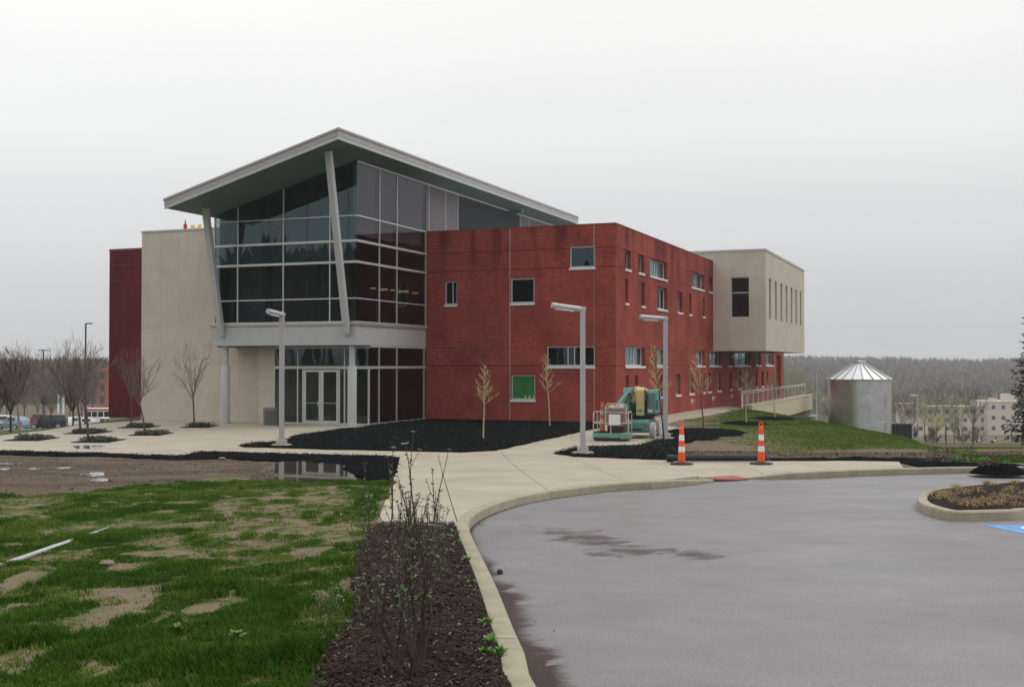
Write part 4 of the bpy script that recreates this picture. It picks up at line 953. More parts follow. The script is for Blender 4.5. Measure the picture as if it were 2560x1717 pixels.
# --- lower storefront
LY = -5.5
lx = [-14.33, -13.11, -12.84, -10.98, -10.72, -9.53]
sf = MB()
sf.box(-14.36, -9.5, LY-.05, LY+.06, 2.44, 2.56); sf.box(-14.36, -9.5, LY-.03, LY+.06, 3.34, 3.4); sf.box(-14.36, -12.84, LY-.03, LY+.06, -.05, .06); sf.box(-10.98, -9.5, LY-.03, LY+.06, -.05, .06)
sf.box(-9.55, -9.44, LY+.061, -.02, 2.44, 2.56); sf.box(-9.55, -9.46, LY+.061, -.02, -.05, .07); sf.box(-9.55, -9.46, LY+.061, -.02, 3.38, 3.46)
sfo = sf.build('storefront', 'aluminium', bld)
for x in (-14.33, -13.11, -12.84, -10.98, -10.72, -9.53):
    MB().box(x-.03, x+.03, LY-.04, LY+.058, .061 if x not in (-12.84, -10.98) else -.05, 2.439).build('mullion', 'aluminium', sfo)
for x in (-13.11, -10.72): MB().box(x-.025, x+.025, LY-.035, LY+.058, 2.561, 3.339).build('mullion', 'aluminium', sfo)
for a, b_ in ((-14.33, -13.11), (-13.11, -12.84), (-10.98, -10.72), (-10.72, -9.53)):
    MB().box(a+.03, b_-.03, LY, LY+.012, .06, 2.44).build('glass_pane', 'glass_clear', sfo)
for a, b_ in ((-14.33, -13.11), (-13.11, -10.72), (-10.72, -9.53)):
    MB().box(a+.03, b_-.03, LY, LY+.012, 2.56, 3.34).build('glass_pane', 'glass_clear', sfo)
lyv = [-5.5, -4.66, -2.97, -.17]
for y in lyv[1:]: MB().box(-9.545, -9.455, y-.025, y+.025, .071, 3.379).build('mullion', 'aluminium', sfo)
for i in range(3):
    for z0, z1 in ((.07, 2.44), (2.56, 3.38)): MB().box(-9.506, -9.494, lyv[i]+.03, lyv[i+1]-.03, z0, z1).build('glass_pane', 'glass_side', sfo)
# double doors
for a, b_, hx in ((-12.80, -11.915, -12.0), (-11.905, -11.02, -11.82)):
    mb = MB(); mb.box(a, a+.13, LY-.045, LY, .0, 2.4); mb.box(b_-.1, b_, LY-.045, LY, 0, 2.4); mb.box(a+.13, b_-.1, LY-.044, LY-.001, 2.3, 2.4); mb.box(a+.13, b_-.1, LY-.044, LY-.001, 0.0, .16)
    d = mb.build('door', 'aluminium', bld)
    MB().box(a+.12, b_-.09, LY-.028, LY-.018, .15, 2.31).build('pane', 'glass_clear', d)
    MB().tube([(hx, LY-.05, .78), (hx, LY-.12, .80), (hx, LY-.12, 1.0), (hx, LY-.05, 1.02)], .018, 8).build('handle', 'frame_white', d)
    MB().bar((a+.13, LY-.01, .93), (b_-.1, LY-.01, .93), .035).build('push_bar', 'aluminium', d)
MB().box(-16, -9.55, -5.4, 2, -.06, -.005).build('floor_slab', 'interior_floor', bld)
# --- sloping roof: soffit, slab and stepped fascia
RX0, RX1, RY0, RY1 = -16.97, -8.52, -9.9, 20.2
def slope_box(mb, x0, x1, y0, y1, lo, hi):
    i = len(mb.v); p = []
    for d in (lo, hi):
        for x, y in ((x0, y0), (x1, y0), (x1, y1), (x0, y1)): p.append((x, y, ztop(x)+d))
    mb.v += p
    for q in ((0, 3, 2, 1), (4, 5, 6, 7), (0, 1, 5, 4), (1, 2, 6, 5), (2, 3, 7, 6), (3, 0, 4, 7)): mb.face(tuple(i+a for a in q))
mb = MB(); slope_box(mb, RX0+.05, RX1-.05, RY0+.05, RY1-.05, .0, .33)
roof = mb.build('canopy_roof', 'soffit', bld)
mb = MB(); slope_box(mb, RX0, RX1, RY0, RY0+.049, .12, .40); slope_box(mb, RX1-.049, RX1, RY0+.05, RY1, .12, .40); slope_box(mb, RX0, RX0+.049, RY0+.05, RY1, .12, .40); mb.build('fascia', 'fascia', roof)
mb = MB(); slope_box(mb, RX0-.03, RX1+.04, RY0-.04, RY0+.3, .34, .43); slope_box(mb, RX1-.3, RX1+.0399, RY0+.3005, RY1, .34, .43); mb.build('roof_edge', 'fascia', roof)
mb = MB(); slope_box(mb, RX0, RX1-.05, RY0+.012, RY0+.05, -.02, .119); slope_box(mb, RX1-.05, RX1-.012, RY0+.012, RY1, -.02, .119); mb.build('drip_edge', 'fascia_light', roof)
mb = MB(); slope_box(mb, RX0-.02, RX1-.31, RY0+.31, RY1-.02, .34, .40); mb.build('roof_sheet', 'coping_grey', roof)
mb = MB(); slope_box(mb, -12.6, -8.7, 13.5, 16.6, .431, .55); mb.build('skylight', 'white', roof)
for y in (-6.7,):
    mb = MB(); slope_box(mb, RX0+.1, RX1-.1, y-.008, y+.008, -.006, .002); mb.build('soffit_joint', 'black', roof)
# --- clerestory above the brick wing's roof
yc = [.32, 2.21, 3.70, 12.38, 13.86, 17.21, 19.6]
cl = MB()
for y in yc: cl.box(GX1-.03, GX1+.03, y-.02, y+.02, 8.62, ztop(GX1)-.01)
cl.box(GX1-.03, GX1+.035, 0, 19.7, ztop(GX1)-.09, ztop(GX1)-.012)
clo = cl.build('clerestory', 'aluminium', bld)
for i in range(len(yc)-1):
    if i == 2: continue
    MB().box(GX1-.02, GX1+.01, yc[i]+.022, yc[i+1]-.022, 8.62, ztop(GX1)-.09).build('wall_panel', 'panel_grey', clo)
MB().box(GX1-.02, GX1+.01, .02, yc[0]-.022, 8.62, ztop(GX1)-.09).build('wall_panel', 'panel_grey', clo)
mb = MB(); mb.box(GX1-.05, GX1-.01, yc[2]+.022, yc[3]-.022, 8.62, ztop(GX1)-.09)
louv = mb.build('louver', 'lower_wall', bld)
for k_ in range(30):
    z = 8.66+k_*.088
    MB().quad((GX1-.01, yc[2]+.03, z+.05), (GX1+.02, yc[2]+.03, z), (GX1+.02, yc[3]-.03, z), (GX1-.01, yc[3]-.03, z+.05)).build('slat', 'louver_grey', louv)
mb = MB(); mb.box(GX1+.0, RX1-.1, 10.6, 10.75, ztop(GX1)-.22, ztop(GX1)-.0); mb.build('bracket', 'soffit', bld)
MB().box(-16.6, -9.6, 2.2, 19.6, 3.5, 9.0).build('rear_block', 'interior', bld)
# ------------------------------------------------------------------ street furniture
def lamp_post(label, base, arm, name='lamp_post'):
    t = thing(name, label, 'lamp post', base, 0, 'light grey lamp posts with an angled arm')
    MB().lathe([(.33, -.12), (.33, .05), (.315, .078)], 24).build('footing', 'concrete', t, smooth=True)
    MB().box(-.16, .16, -.13, .13, .078, .22).build('base_cover', 'lamp_grey', t, bevel=.012)
    H = 4.32
    MB().box(-.075, .075, -.075, .075, .2, H).build('pole', 'lamp_grey', t, bevel=.012)
    a = Vector(arm); d = a.normalized(); p0 = Vector((0, 0, H-.085))-d*.07
    am = MB().tube([p0, p0+a*.5, p0+a], .085, 16).build('arm', 'lamp_grey', t, smooth=True)
    s = p0+a*.35-Vector((0, 0, .085)); e = p0+a*.9-Vector((0, 0, .085))
    MB().bar(s, e, .11, .03).build('lens', 'white', am)
    return t
lp = []
for px, py, arm, lab in ((703.8, 1116, (-.32, -.8, .09), 'grey lamp post in front of the glass entrance, left of the mulch bed'),
                         (1457, 1136, (-.98, -.30, .12), 'grey lamp post standing in the small black mulch bed nearest the road'),
                         (1664, 1099, (-.98, -.30, .06), 'grey lamp post between the boom lift and the striped channelizer tubes')):
    p = P(px, py); lp.append(lamp_post(lab, p, arm))
pf = (XY(2293, 120), 120, zat(1092, 120)); lamp_post('small distant grey lamp post right of the metal silo', pf, (-.9, -.3, .12))
def dark_lamp(label, x, y, z, h, arms):
    t = thing('parking_lamp', label, 'lamp post', (x, y, z), 0, 'dark parking lot lamp posts')
    MB().tube([(0, 0, 0), (0, 0, h)], [.10, .08], 10).build('pole', 'dark_pole', t, smooth=True)
    for s in arms: MB().box(min(s*.05, s*.62), max(s*.05, s*.62), -.14, .14, h-.08, h+.03).build('lamp_head', 'dark_pole', t)
Yd = 112; dark_lamp('tall dark lamp post with a single head beside the brick tower', XY(214, Yd), Yd, Tz(XY(214, Yd), Yd), zat(808, Yd)-Tz(XY(214, Yd), Yd), (1,))
Yd = 141; dark_lamp('dark lamp post with two heads behind the black car', XY(108.5, Yd), Yd, Tz(XY(108.5, Yd), Yd), zat(875, Yd)-Tz(XY(108.5, Yd), Yd), (1, -1))

# trash can of upright slats
t = thing('trash_can', 'grey slatted metal trash can against the tan wall by the entrance', 'trash can', BW(-13.55, -7.0, -.05), 0)
MB().lathe([(.22, .02), (.26, .1), (.26, .68)], 24).build('liner', 'black', t, smooth=True)
for k_ in range(28):
    a = 2*math.pi*k_/28; c, s = math.cos(a), math.sin(a)
    MB().bar((.29*c, .29*s, .03), (.31*c, .31*s, .74), .04, .012, up=(c, s, 0)).build('slat', 'can_grey', t)
MB().lathe([(.32, .72), (.33, .75), (.32, .79), (.24, .80)], 28, caps=False).build('rim', 'can_grey', t, smooth=True)
MB().lathe([(.3, .0), (.3, .04)], 24).build('base', 'can_grey', t)
t = thing('bollard', 'thin black post standing beside the glass entrance behind a lamp post', 'bollard', BW(-12.6, -7.8, -.03), 0)
MB().box(-.05, .05, -.05, .05, 0, .95).build('post', 'black', t); MB().box(-.055, .055, -.02, .055, .72, .86).build('button_plate', 'aluminium', t)
# things on the tan wing's roof
t = thing('roof_marker', 'small red post standing on the tan roof edge', 'marker post', BW(-20.1, -4.4, 9.03), 0)
MB().lathe([(.09, 0), (.09, .28), (.05, .34)], 10).build('body', 'bus_red', t); MB().lathe([(.03, .34), (.03, .5)], 8).build('tip', 'bus_red', t)
for k_, (x, r, lab) in enumerate(((-19.75, .12, 'yellow folded flag on the tan roof edge, next to the red post'), (-19.35, -.2, 'yellow folded flag on the tan roof edge, next to the grey strut'))):
    t = thing('roof_flag', lab, 'flag', BW(x, -4.4, 9.03), r, 'yellow flags on the roof')
    MB().bar((0, 0, 0), (0, 0, .22), .03).build('stick', 'yellow', t); MB().prism([(-.02, .0), (.22, .02), (.12, .10), (.18, .16), (-.02, .14)], -.02, .02, Matrix(((1, 0, 0, 0), (0, 0, 1, 0), (0, 1, 0, .1), (0, 0, 0, 1)))).build('cloth', 'yellow', t)
# jars on the sill of the green window
for k_, x in enumerate((-4.40, -4.19, -3.97)):
    o = MB().lathe([(.045, 0), (.05, .12), (.035, .14), (.035, .17)], 12, tuple(Vector((0, 0, 0)))).build('jar', 'white', None, smooth=True, loc=BW(x, .16, 1.02))
    tag(o, ('white jar in the green window, farthest from the right frame', 'white jar in the middle of the green window sill', 'white jar in the green window, touching the right frame')[k_], 'jar', 'jars in the green window')

# ------------------------------------------------------------------ channelizer tubes and the drain pipe
def channelizer(label, base, rz=0, og='orange', wh='reflective_white'):
    t = thing('channelizer', label, 'traffic tube', base, rz, 'orange and white channelizer tubes')
    MB().lathe([(.30, 0), (.30, .035), (.14, .055), (.10, .07)], 8).build('base', 'rubber', t)
    def rad(z): return .10-.052*(z/1.07)
    segs = [(.06, .33, og, 'tube'), (.33, .47, wh, 'band'), (.47, .62, og, 'tube'), (.62, .77, wh, 'band'), (.77, .92, og, 'tube')]
    for a, b_, m_, n_ in segs:
        e = .003 if n_ == 'band' else 0
        MB().lathe([(rad(a)+e, a), (rad(b_)+e, b_)], 20).build(n_, m_, t, smooth=True)
    MB().lathe([(rad(.92)+.008, .92), (rad(.94), .935), (.042, .99), (.03, 1.0)], 16).build('neck', og, t, smooth=True)
    pts = [(.0+.05*math.cos(a), 0, 1.03+.05*math.sin(a)) for a in np.linspace(0, 2*math.pi, 13)]
    MB().tube(pts, .016, 8, cap=False).build('grip', og, t, smooth=True)
    return t
r3p = lambda x, y: P(1600+.21386*x, 1040+.21386*y)
p1 = r3p(487, 566); p2 = r3p(1418, 562)
channelizer('striped traffic tube at the left end of the black pipe, near the lamp post', p1+Vector((0, 0, .004)))
channelizer('striped traffic tube at the right end of the black pipe, near the red ramp', p2+Vector((0, 0, .004)))
a = r3p(330, 545)+Vector((0, .30, .098)); b_ = r3p(1550, 545)+Vector((0, .32, .098))
t = thing('drain_pipe', 'long black plastic drain pipe lying on the sidewalk behind two striped tubes', 'pipe', a, 0)
d = b_-a; l = d.length; u = d.normalized()
MB().tube([u*.18, u*(l-.2)], .082, 20).build('pipe', 'pipe_black', t, smooth=True)
MB().tube([u*.0, u*.02, u*.16, u*.18], [.085, .102, .102, .086], 20).build('coupling', 'pipe_black', t, smooth=True)
MB().tube([u*(l-.2), u*(l-.18), u*(l-.12)], [.086, .098, .086], 20).build('coupling', 'pipe_black', t, smooth=True)
MB().tube([u*(l-.125), u*l], .068, 16).build('spigot', 'dark_pole', t, smooth=True)
# white pipe half sunk in the lawn
a = P(0, 1420)+Vector((0, 0, .022)); b_ = P(285, 1313)+Vector((0, 0, -.02)); dv = b_-a
a2 = a-dv*.25
o = MB().tube([(0, 0, 0), (b_-a2)*.5+Vector((0, 0, .008)), b_-a2], .026, 16).build('plastic_pipe', 'pvc', None, smooth=True, loc=a2); tag(o, 'long white plastic pipe half buried in the lawn', 'pipe')

# ------------------------------------------------------------------ boom lift parked on the path
lb = P(1600, 1092); LA = math.atan2(-.30, -1)+math.pi/2   # its front points to the viewer, a little to the left
bl = thing('boom_lift', 'teal and cream boom lift parked on the path at the brick corner', 'boom lift', lb, R(-14))
# local axes: -y is forward (towards the basket)
def rounded(mb, x0, x1, pts_yz): mb.prism(pts_yz, x0, x1, Matrix(((0, 0, 1, 0), (1, 0, 0, 0), (0, 1, 0, 0), (0, 0, 0, 1))))
mb = MB(); rounded(mb, -.42, .42, [(-.85, .2), (-.95, .32), (-.95, .58), (-.85, .66), (1.15, .66), (1.2, .3), (1.1, .2)]); mb.build('chassis', 'teal', bl, bevel=.03)
for sx in (-1, 1):
    for yy in (-.55, .95):
        w = MB(); w.tube([(sx*.43, yy, .285), (sx*.45, yy, .285), (sx*.61, yy, .285), (sx*.63, yy, .285)], [.25, .285, .285, .26], 28); wo_ = w.build('wheel', 'tyre_grey', bl, smooth=True)
        MB().tube([(sx*.625, yy, .285), (sx*.64, yy, .285)], [.15, .13], 20).build('rim', 'frame_white', wo_, smooth=True)
        MB().tube([(sx*.64, yy, .285), (sx*.66, yy, .285)], .05, 12).build('hub', 'teal', wo_, smooth=True)
MB().lathe([(.5, .66), (.5, .76), (.42, .78)], 28, (0, .1, 0)).build('turntable', 'black', bl, smooth=True)
mb = MB(); mb.box(-.62, .62, -.45, 1.35, .78, .84); mb.build('turntable_plate', 'black', bl)
mb = MB(); rounded(mb, -.62, -.30, [(-.55, .84), (-.55, 1.30), (-.42, 1.48), (1.2, 1.48), (1.42, 1.3), (1.42, .84)]); c1 = mb.build('cowl', 'teal', bl, bevel=.04)
mb = MB(); rounded(mb, .30, .62, [(-.40, .84), (-.40, 1.62), (-.30, 1.72), (1.0, 1.72), (1.42, 1.4), (1.42, .84)]); c2 = mb.build('cowl', 'teal', bl, bevel=.04)
mb = MB(); mb.box(-.295, .295, .9, 1.5, .84, 1.35); mb.build('counterweight', 'teal', bl, bevel=.05)
MB().box(.34, .50, -.409, -.399, .92, 1.02).build('decal', 'white', c2)
# folded arms: riser behind, cream main arm folded down in front
mb = MB(); rounded(mb, -.06, .22, [(-.62, .80), (-.38, .80), (-.30, 1.70), (-.42, 1.83), (-.62, 1.72)]); m1 = mb.build('main_arm', 'cream', bl, bevel=.025)
MB().box(-.0, .16, -.628, -.618, .93, 1.03).build('decal', 'teal', m1)
mb = MB(); mb.bar((-.17, -.35, 1.22), (-.02, -.1, 1.80), .20, .26); mb.build('upper_arm', 'cream', bl, bevel=.03)
mb = MB(); mb.bar((-.05, -.2, 1.70), (.06, 1.1, 1.62), .2, .24); mb.build('upper_arm', 'cream', bl, bevel=.03)
mb = MB(); rounded(mb, -.52, -.22, [(-.75, 1.62), (-.70, 1.56), (.1, 1.50), (.2, 1.60), (.15, 1.80), (-.62, 1.80)]); mb.build('jib_head', 'teal', bl, bevel=.03)
mb = MB(); mb.bar((-.36, -.62, 1.60), (-.56, -1.35, 1.22), .14, .16); mb.bar((-.36, -.50, 1.50), (-.54, -1.2, 1.10), .07, .07); mb.build('jib', 'teal', bl, bevel=.02)
mb = MB(); mb.tube([(-.1, -.6, 1.62), (-.25, -.9, 1.5), (-.45, -1.2, 1.1), (-.5, -1.55, .95)], .025, 8); mb.tube([(.25, -.42, 1.7), (.35, -.5, 1.45), (.3, -.45, 1.2)], .02, 8); mb.build('hose', 'black', bl, smooth=True)
mb = MB(); mb.box(-.66, -.42, -1.62, -1.30, .55, 1.22); mb.build('platform_mount', 'teal', bl, bevel=.02)
for yv_ in (-.30, -.05, .2):
    MB().box(.619, .626, yv_, yv_+.16, 1.0, 1.35).build('vent', 'black', c2)
for zv_ in (1.02, 1.10, 1.18): MB().box(-.60, -.34, -.558, -.549, zv_, zv_+.04).build('vent', 'black', c1)
MB().box(-.55, -.40, -.559, -.549, .88, .97).build('decal', 'white', c1)
mb = MB(); mb.tube([(.02, -.50, .95), (.02, -.30, 1.45)], .035, 10); mb.build('cylinder', 'black', bl, smooth=True); mb = MB(); mb.tube([(.10, -.28, 1.35), (.12, .3, 1.62)], .022, 10); mb.build('piston_rod', 'chrome', bl, smooth=True)
mb = MB()
for q_ in range(4): mb.tube([(.24+.02*q_, -.55+.03*q_, 1.72-.02*q_), (.30+.02*q_, -.66, 1.45-.05*q_), (.27+.015*q_, -.58, 1.12), (.22, -.45, .92)], .012, 6)
mb.tube([(-.3, -.62, 1.5), (-.5, -1.0, 1.28), (-.42, -1.35, 1.0), (-.5, -1.6, .7)], .014, 6); mb.tube([(-.36, -.62, 1.48), (-.62, -1.05, 1.15), (-.6, -1.45, .85)], .012, 6); mb.build('cable_bundle', 'black', bl, smooth=True)
for sx in (-.36, .36): MB().box(sx-.05, sx+.05, -.965, -.945, .40, .48).build('reflector', 'bus_red', bl)
MB().box(-.2, .2, -.962, -.945, .3, .36).build('tow_plate', 'black', bl)
# basket
px0, px1, py0, py1 = -1.30, -.03, -2.55, -1.72
pl = MB(); pl.box(px0, px1, py0, py1, .08, .27); plo = pl.build('platform', 'teal_dirty', bl, bevel=.02)
mb = MB(); mb.box(px0+.04, px1-.3, py0-.012, py0, .03, .12); mb.box(px0+.06, px1-.06, py0+.03, py1-.03, .02, .079); mb.build('tray_edge', 'black', plo)
ra = MB()
def rail(*pts, r=.02): ra.tube(pts, r, 8)
ht = .98
for x in (px0+.03, px1-.03):
    rail((x, py0+.02, .25), (x, py0+.02, ht-.05), (x, py0+.06, ht), (x, py1-.06, ht), (x, py1, ht-.05), (x, py1, .25)); rail((x, py0+.02, .62), (x, py1, .62))
rail((px0+.03, py0+.02, .62), (px1-.03, py0+.02, .62)); rail((px0+.03, py1, .62), (px1-.03, py1, .62)); rail((px0+.03, py1, ht), (px1-.03, py1, ht))
rail(((px0+px1)/2, py0+.02, .25), ((px0+px1)/2, py0+.02, ht)); rail((px0+.42, py0+.02, ht), (px1-.03, py0+.02, ht))
xa, xb = px0+.45, px1-.10
rail((xa, py0+.02, .62), (xa, py0+.02, 1.18), (xa+.08, py0+.02, 1.28), (xb-.08, py0+.02, 1.28), (xb, py0+.02, 1.18), (xb, py0+.02, .62), r=.026)
ra.build('guard_rail', 'rail_paint', plo, smooth=True)
mb = MB(); mb.box(xb-.3, xb-.02, py1-.30, py1-.12, 1.0, 1.26); mb.build('control_box', 'teal', plo, bevel=.015)
mb = MB(); mb.box(xa+.12, xb-.2, py0-.004, py0+.004, .56, .92); mb.build('notice', 'white', plo)
BM = Matrix.Translation(lb) @ Matrix.Rotation(R(-14), 4, 'Z')
# load in the basket
t = thing('canvas_bin', 'brown canvas bin full of rags inside the lift basket', 'bin', BM @ Vector((-.55, -2.12, .27)), R(-14))
mb = MB(); mb.lathe([(.27, .22), (.34, .3), (.37, .80), (.40, .86), (.36, .88)], 20); mb.build('bag', 'tarp', t, smooth=True)
MB().lathe([(.30, 0), (.31, .21)], 16).build('drum', 'black', t, smooth=True)
rg = random.Random(4); mb = MB()
for k_ in range(9):
    x, y = rg.uniform(-.22, .22), rg.uniform(-.22, .22); mb.lathe([(.12, 0), (.10, .05), (.04, .09)], 7, (x, y, .86+rg.uniform(-.02, .05)))
mb.build('rags', 'rail_paint', t, smooth=True)
channelizer('faded striped traffic tube carried inside the lift basket', BM @ Vector((-1.02, -2.2, .272)), 0, 'orange_faded', 'white_faded')

# ------------------------------------------------------------------ silo, container beside it
Ys = 92.0; sx_ = XY(2148.5, Ys); rs = 75.5/F*Ys; ze = zat(946, Ys); zb = ze-6*1.12
t = thing('grain_silo', 'round corrugated metal silo with a ribbed conical roof', 'silo', (sx_, Ys, zb), R(7))
for k_ in range(6):
    prof = []; z0 = k_*1.12; nc = 16
    for j in range(nc*4+1): prof.append((rs+.0055*math.cos(j/4*2*math.pi)+(.0 if k_ % 2 else .003), z0+1.12*j/(nc*4)))
    o = MB().lathe(prof, 72, caps=False).build('wall_ring', 'steel_galv', t, smooth=True)
    mb = MB(); mb.tube([(rs*math.cos(a)*1.003, rs*math.sin(a)*1.003, z0+.01) for a in np.linspace(0, 2*math.pi, 73)], .011, 5, cap=False); mb.build('ring_seam', 'steel_galv', o)
    for q in range(5):
        a = 2*math.pi*(q+.5*(k_ % 2))/5+.2; c, s = math.cos(a), math.sin(a)
        mb = MB(); mb.bar((c*(rs+.02), s*(rs+.02), z0+.03), (c*(rs+.02), s*(rs+.02), z0+1.09), .03, .008, up=(c, s, 0)); mb.build('sheet_seam', 'steel_galv', o)
H = 6*1.12; NR = 20; rt = .40; ht = (946-907)/F*Ys; re = rs+.17
for q in range(NR):
    a0, a1 = 2*math.pi*q/NR, 2*math.pi*(q+1)/NR; pr = lambda r, a, z: (r*math.cos(a), r*math.sin(a), z)
    MB().quad(pr(re, a0, H-.04), pr(re, a1, H-.04), pr(rt, a1, H+ht), pr(rt, a0, H+ht)).build('roof_panel', 'steel_roof', t)
    MB().bar(pr(re+.01, a0, H-.01), pr(rt, a0, H+ht+.03), .07, .07).build('roof_rib', 'coping_grey', t)
MB().lathe([(rt+.06, H+ht-.05), (rt+.06, H+ht+.08), (rt+.10, H+ht+.10), (rt+.10, H+ht+.16), (.05, H+ht+.22)], 24).build('cap', 'steel_roof', t, smooth=True)
mb = MB(); mb.tube([(rt*math.cos(a)*.8, rt*math.sin(a)*.8, H+ht+.2+.06*math.sin(a)) for a in np.linspace(0, 2*math.pi, 13)], .03, 6, cap=False); mb.build('cap_hoop', 'dark_pole', t)
MB().lathe([(re, H-.09), (re+.02, H-.04)], 60, caps=False).build('eave', 'coping_grey', t)
Yc = 93; xc = XY(2251, Yc); zc0 = zat(1094, Yc)-.6; zc1 = zat(1061, Yc)
t = thing('waste_container', 'black waste container standing right of the silo', 'container', (xc, Yc, zc0), 0)
hc = zc1-zc0; wc = (2277-2222)/F*Yc/2
MB().box(-wc-.3, wc, 0, 1.6, 0, hc).build('body', 'black', t, bevel=.02)
MB().box(-wc-.35, wc+.05, -.04, 1.64, hc+.001, hc+.08).build('lid', 'dark_pole', t)
MB().box(wc+.001, wc+.12, -.02, .1, 0, hc+.2).build('corner_post', 'coping_grey', t); MB().prism([(wc-.45, hc+.09), (wc+.2, hc+.2), (wc+.1, hc+.5)], .0, .1, Matrix(((1, 0, 0, 0), (0, 0, 1, 0), (0, 1, 0, 0), (0, 0, 0, 1)))).build('flap', 'coping_grey', t)
for k_ in range(6): MB().box(-wc-.2+k_*(2*wc+.1)/6, -wc-.14+k_*(2*wc+.1)/6, -.035, -.001, .1, hc-.1).build('rib', 'dark_pole', t)

# ------------------------------------------------------------------ cars and bus in the lot
def car(name, label, cat, loc, rz, paint, L_=4.3, H_=1.45, W_=1.75, kind='hatch', group='cars in the parking lot'):
    t = thing(name, label, cat, loc, rz, group)
    hb = .62*H_; g = .18
    if kind == 'hatch': st = [(0, .42, .42, .80), (.05, .66*H_/1.45*.72, .0, .95), (.26, .64, 0, 1), (.28, .65, .0, 1), (.45, hb, 1, 1), (.78, hb, .97, 1), (.96, hb, .30, .97), (1.0, .55, 0, .9)]
    elif kind == 'suv': st = [(0, .55, 0, .9), (.02, .62, 0, .96), (.27, .64, 0, 1), (.38, hb, 1, 1), (.60, hb, 1.0, 1), (.96, hb, .97, 1), (.995, hb, .2, .97), (1.0, .6, 0, .94)]
    else: st = [(0, .45, 0, .86), (.03, .60, 0, .95), (.27, .62, 0, 1), (.42, hb, 1, 1), (.66, hb, .97, 1), (.82, hb, .12, 1), (.97, .64, 0, .97), (1.0, .5, 0, .9)]
    mb = MB(); n0 = 0; m_ = 8; rows = []
    for f_, zb_, gr, wv in st:
        x = (f_-.5)*L_; w = W_/2*wv; belt = min(zb_*1.0, hb) if zb_ > .5 else zb_*1.0
        belt = zb_*(H_/1.45) if zb_ < hb else hb
        top = belt+(H_-hb)*gr+.02; wt = w*(1-.2*min(gr, 1))
        rows.append([(x, -w*.92, g), (x, -w, (g+belt)/2), (x, -w*.97, belt), (x, -wt*.98, top-.03*(gr > 0)), (x, -wt*.8, top+.01), (x, wt*.8, top+.01), (x, wt*.98, top-.03*(gr > 0)), (x, w*.97, belt), (x, w, (g+belt)/2), (x, w*.92, g)])
    m_ = len(rows[0])
    for r_ in rows: mb.v += r_
    for a_ in range(len(rows)-1):
        for c_ in range(m_-1): mb.face((a_*m_+c_, (a_+1)*m_+c_, (a_+1)*m_+c_+1, a_*m_+c_+1))
        mb.face((a_*m_+m_-1, (a_+1)*m_+m_-1, (a_+1)*m_, a_*m_))
    mb.face(tuple(range(m_-1, -1, -1))); mb.face(tuple((len(rows)-1)*m_+c_ for c_ in range(m_)))
    mb.build('body', paint, t, smooth=True)
    # glazing a little proud of the cabin
    cab = [i for i, s_ in enumerate(st) if s_[2] > .9]; i0, i1 = cab[0], cab[-1]
    def lerp(p, q, f_): return tuple(Vector(p).lerp(Vector(q), f_))
    for side, (lo, hi) in ((-1, (2, 3)), (1, (7, 6))):
        o_ = Vector((0, side*.012, .004))
        A_ = [Vector(rows[i0-1][lo]).lerp(Vector(rows[i0][lo]), .55), Vector(rows[i0][lo]), Vector(rows[i1][lo]), Vector(rows[min(i1+1, len(rows)-1)][lo])]
        bl_ = [A_[0]+Vector((0, 0, .04)), rows[i0][hi], rows[i1][hi], Vector(rows[i1][lo]).lerp(Vector(rows[i1+1][lo]), .55)]
        b0_ = Vector(rows[i0][lo]); b1_ = Vector(rows[i1][lo]); t0_ = Vector(rows[i0][hi]); t1_ = Vector(rows[i1][hi])
        for f0, f1 in ((.02, .47), (.52, .96)):
            q = [b0_.lerp(b1_, f0)+(t0_-b0_)*.1, b0_.lerp(b1_, f1)+(t0_-b0_)*.1, t0_.lerp(t1_, f1)-(t0_-b0_)*.12, t0_.lerp(t1_, f0)-(t0_-b0_)*.12]
            MB().poly([tuple(v+o_) for v in q]).build('side_window', 'car_glass', t)
    def scr(nm_, r_a, r_b, dx):
        q = [Vector(r_a[2]).lerp(Vector(r_b[3]), .12), Vector(r_a[7]).lerp(Vector(r_b[6]), .12), Vector(r_a[7]).lerp(Vector(r_b[6]), .9), Vector(r_a[2]).lerp(Vector(r_b[3]), .9)]
        MB().poly([tuple(v+Vector((dx, 0, .012))) for v in q]).build(nm_, 'car_glass', t)
    scr('windscreen', rows[i0-1], rows[i0], -.012); scr('rear_window', rows[min(i1+1, len(rows)-1)], rows[i1], .012)
    rw = .33*H_/1.5
    for fx_ in (.19, .80):
        for s in (-1, 1):
            x = (fx_-.5)*L_; y = s*W_/2
            wo_ = MB().tube([(x, y-s*.2, rw), (x, y+s*.005, rw), (x, y+s*.012, rw)], [rw, rw, rw*.93], 20).build('wheel', 'rubber', t, smooth=True)
            MB().tube([(x, y+s*.01, rw), (x, y+s*.02, rw)], rw*.62, 12).build('rim', 'chrome', wo_)
    zl_ = st[1][1]*H_/1.45*.92
    for s in (-1, 1):
        MB().box(-L_/2-.015+.03, -L_/2+.12, s*W_*.30-.14, s*W_*.30+.14, zl_-.14, zl_).build('headlight', 'car_light', t)
        MB().box(L_/2-.12, L_/2+.0, s*W_*.36-.08, s*W_*.36+.08, hb-.3, hb-.06).build('tail_light', 'tail_red', t)
        MB().box(-L_*.5+L_*.30, -L_*.5+L_*.34, s*(W_/2+.12)-.08, s*(W_/2+.12)+.08, hb-.02, hb+.12).build('mirror', paint, t)
    MB().box(-L_/2-.02, -L_/2+.05, -W_*.36, W_*.36, .22, .36).build('bumper', 'rubber' if kind == 'suv' else paint, t)
    MB().box(-L_/2-.03, -L_/2+.0, -.16, .16, .38, .48).build('plate', 'white', t)
    return t
def park(px, Y, **k_): x = XY(px, Y); return (x, Y, Tz(x, Y)+.004)
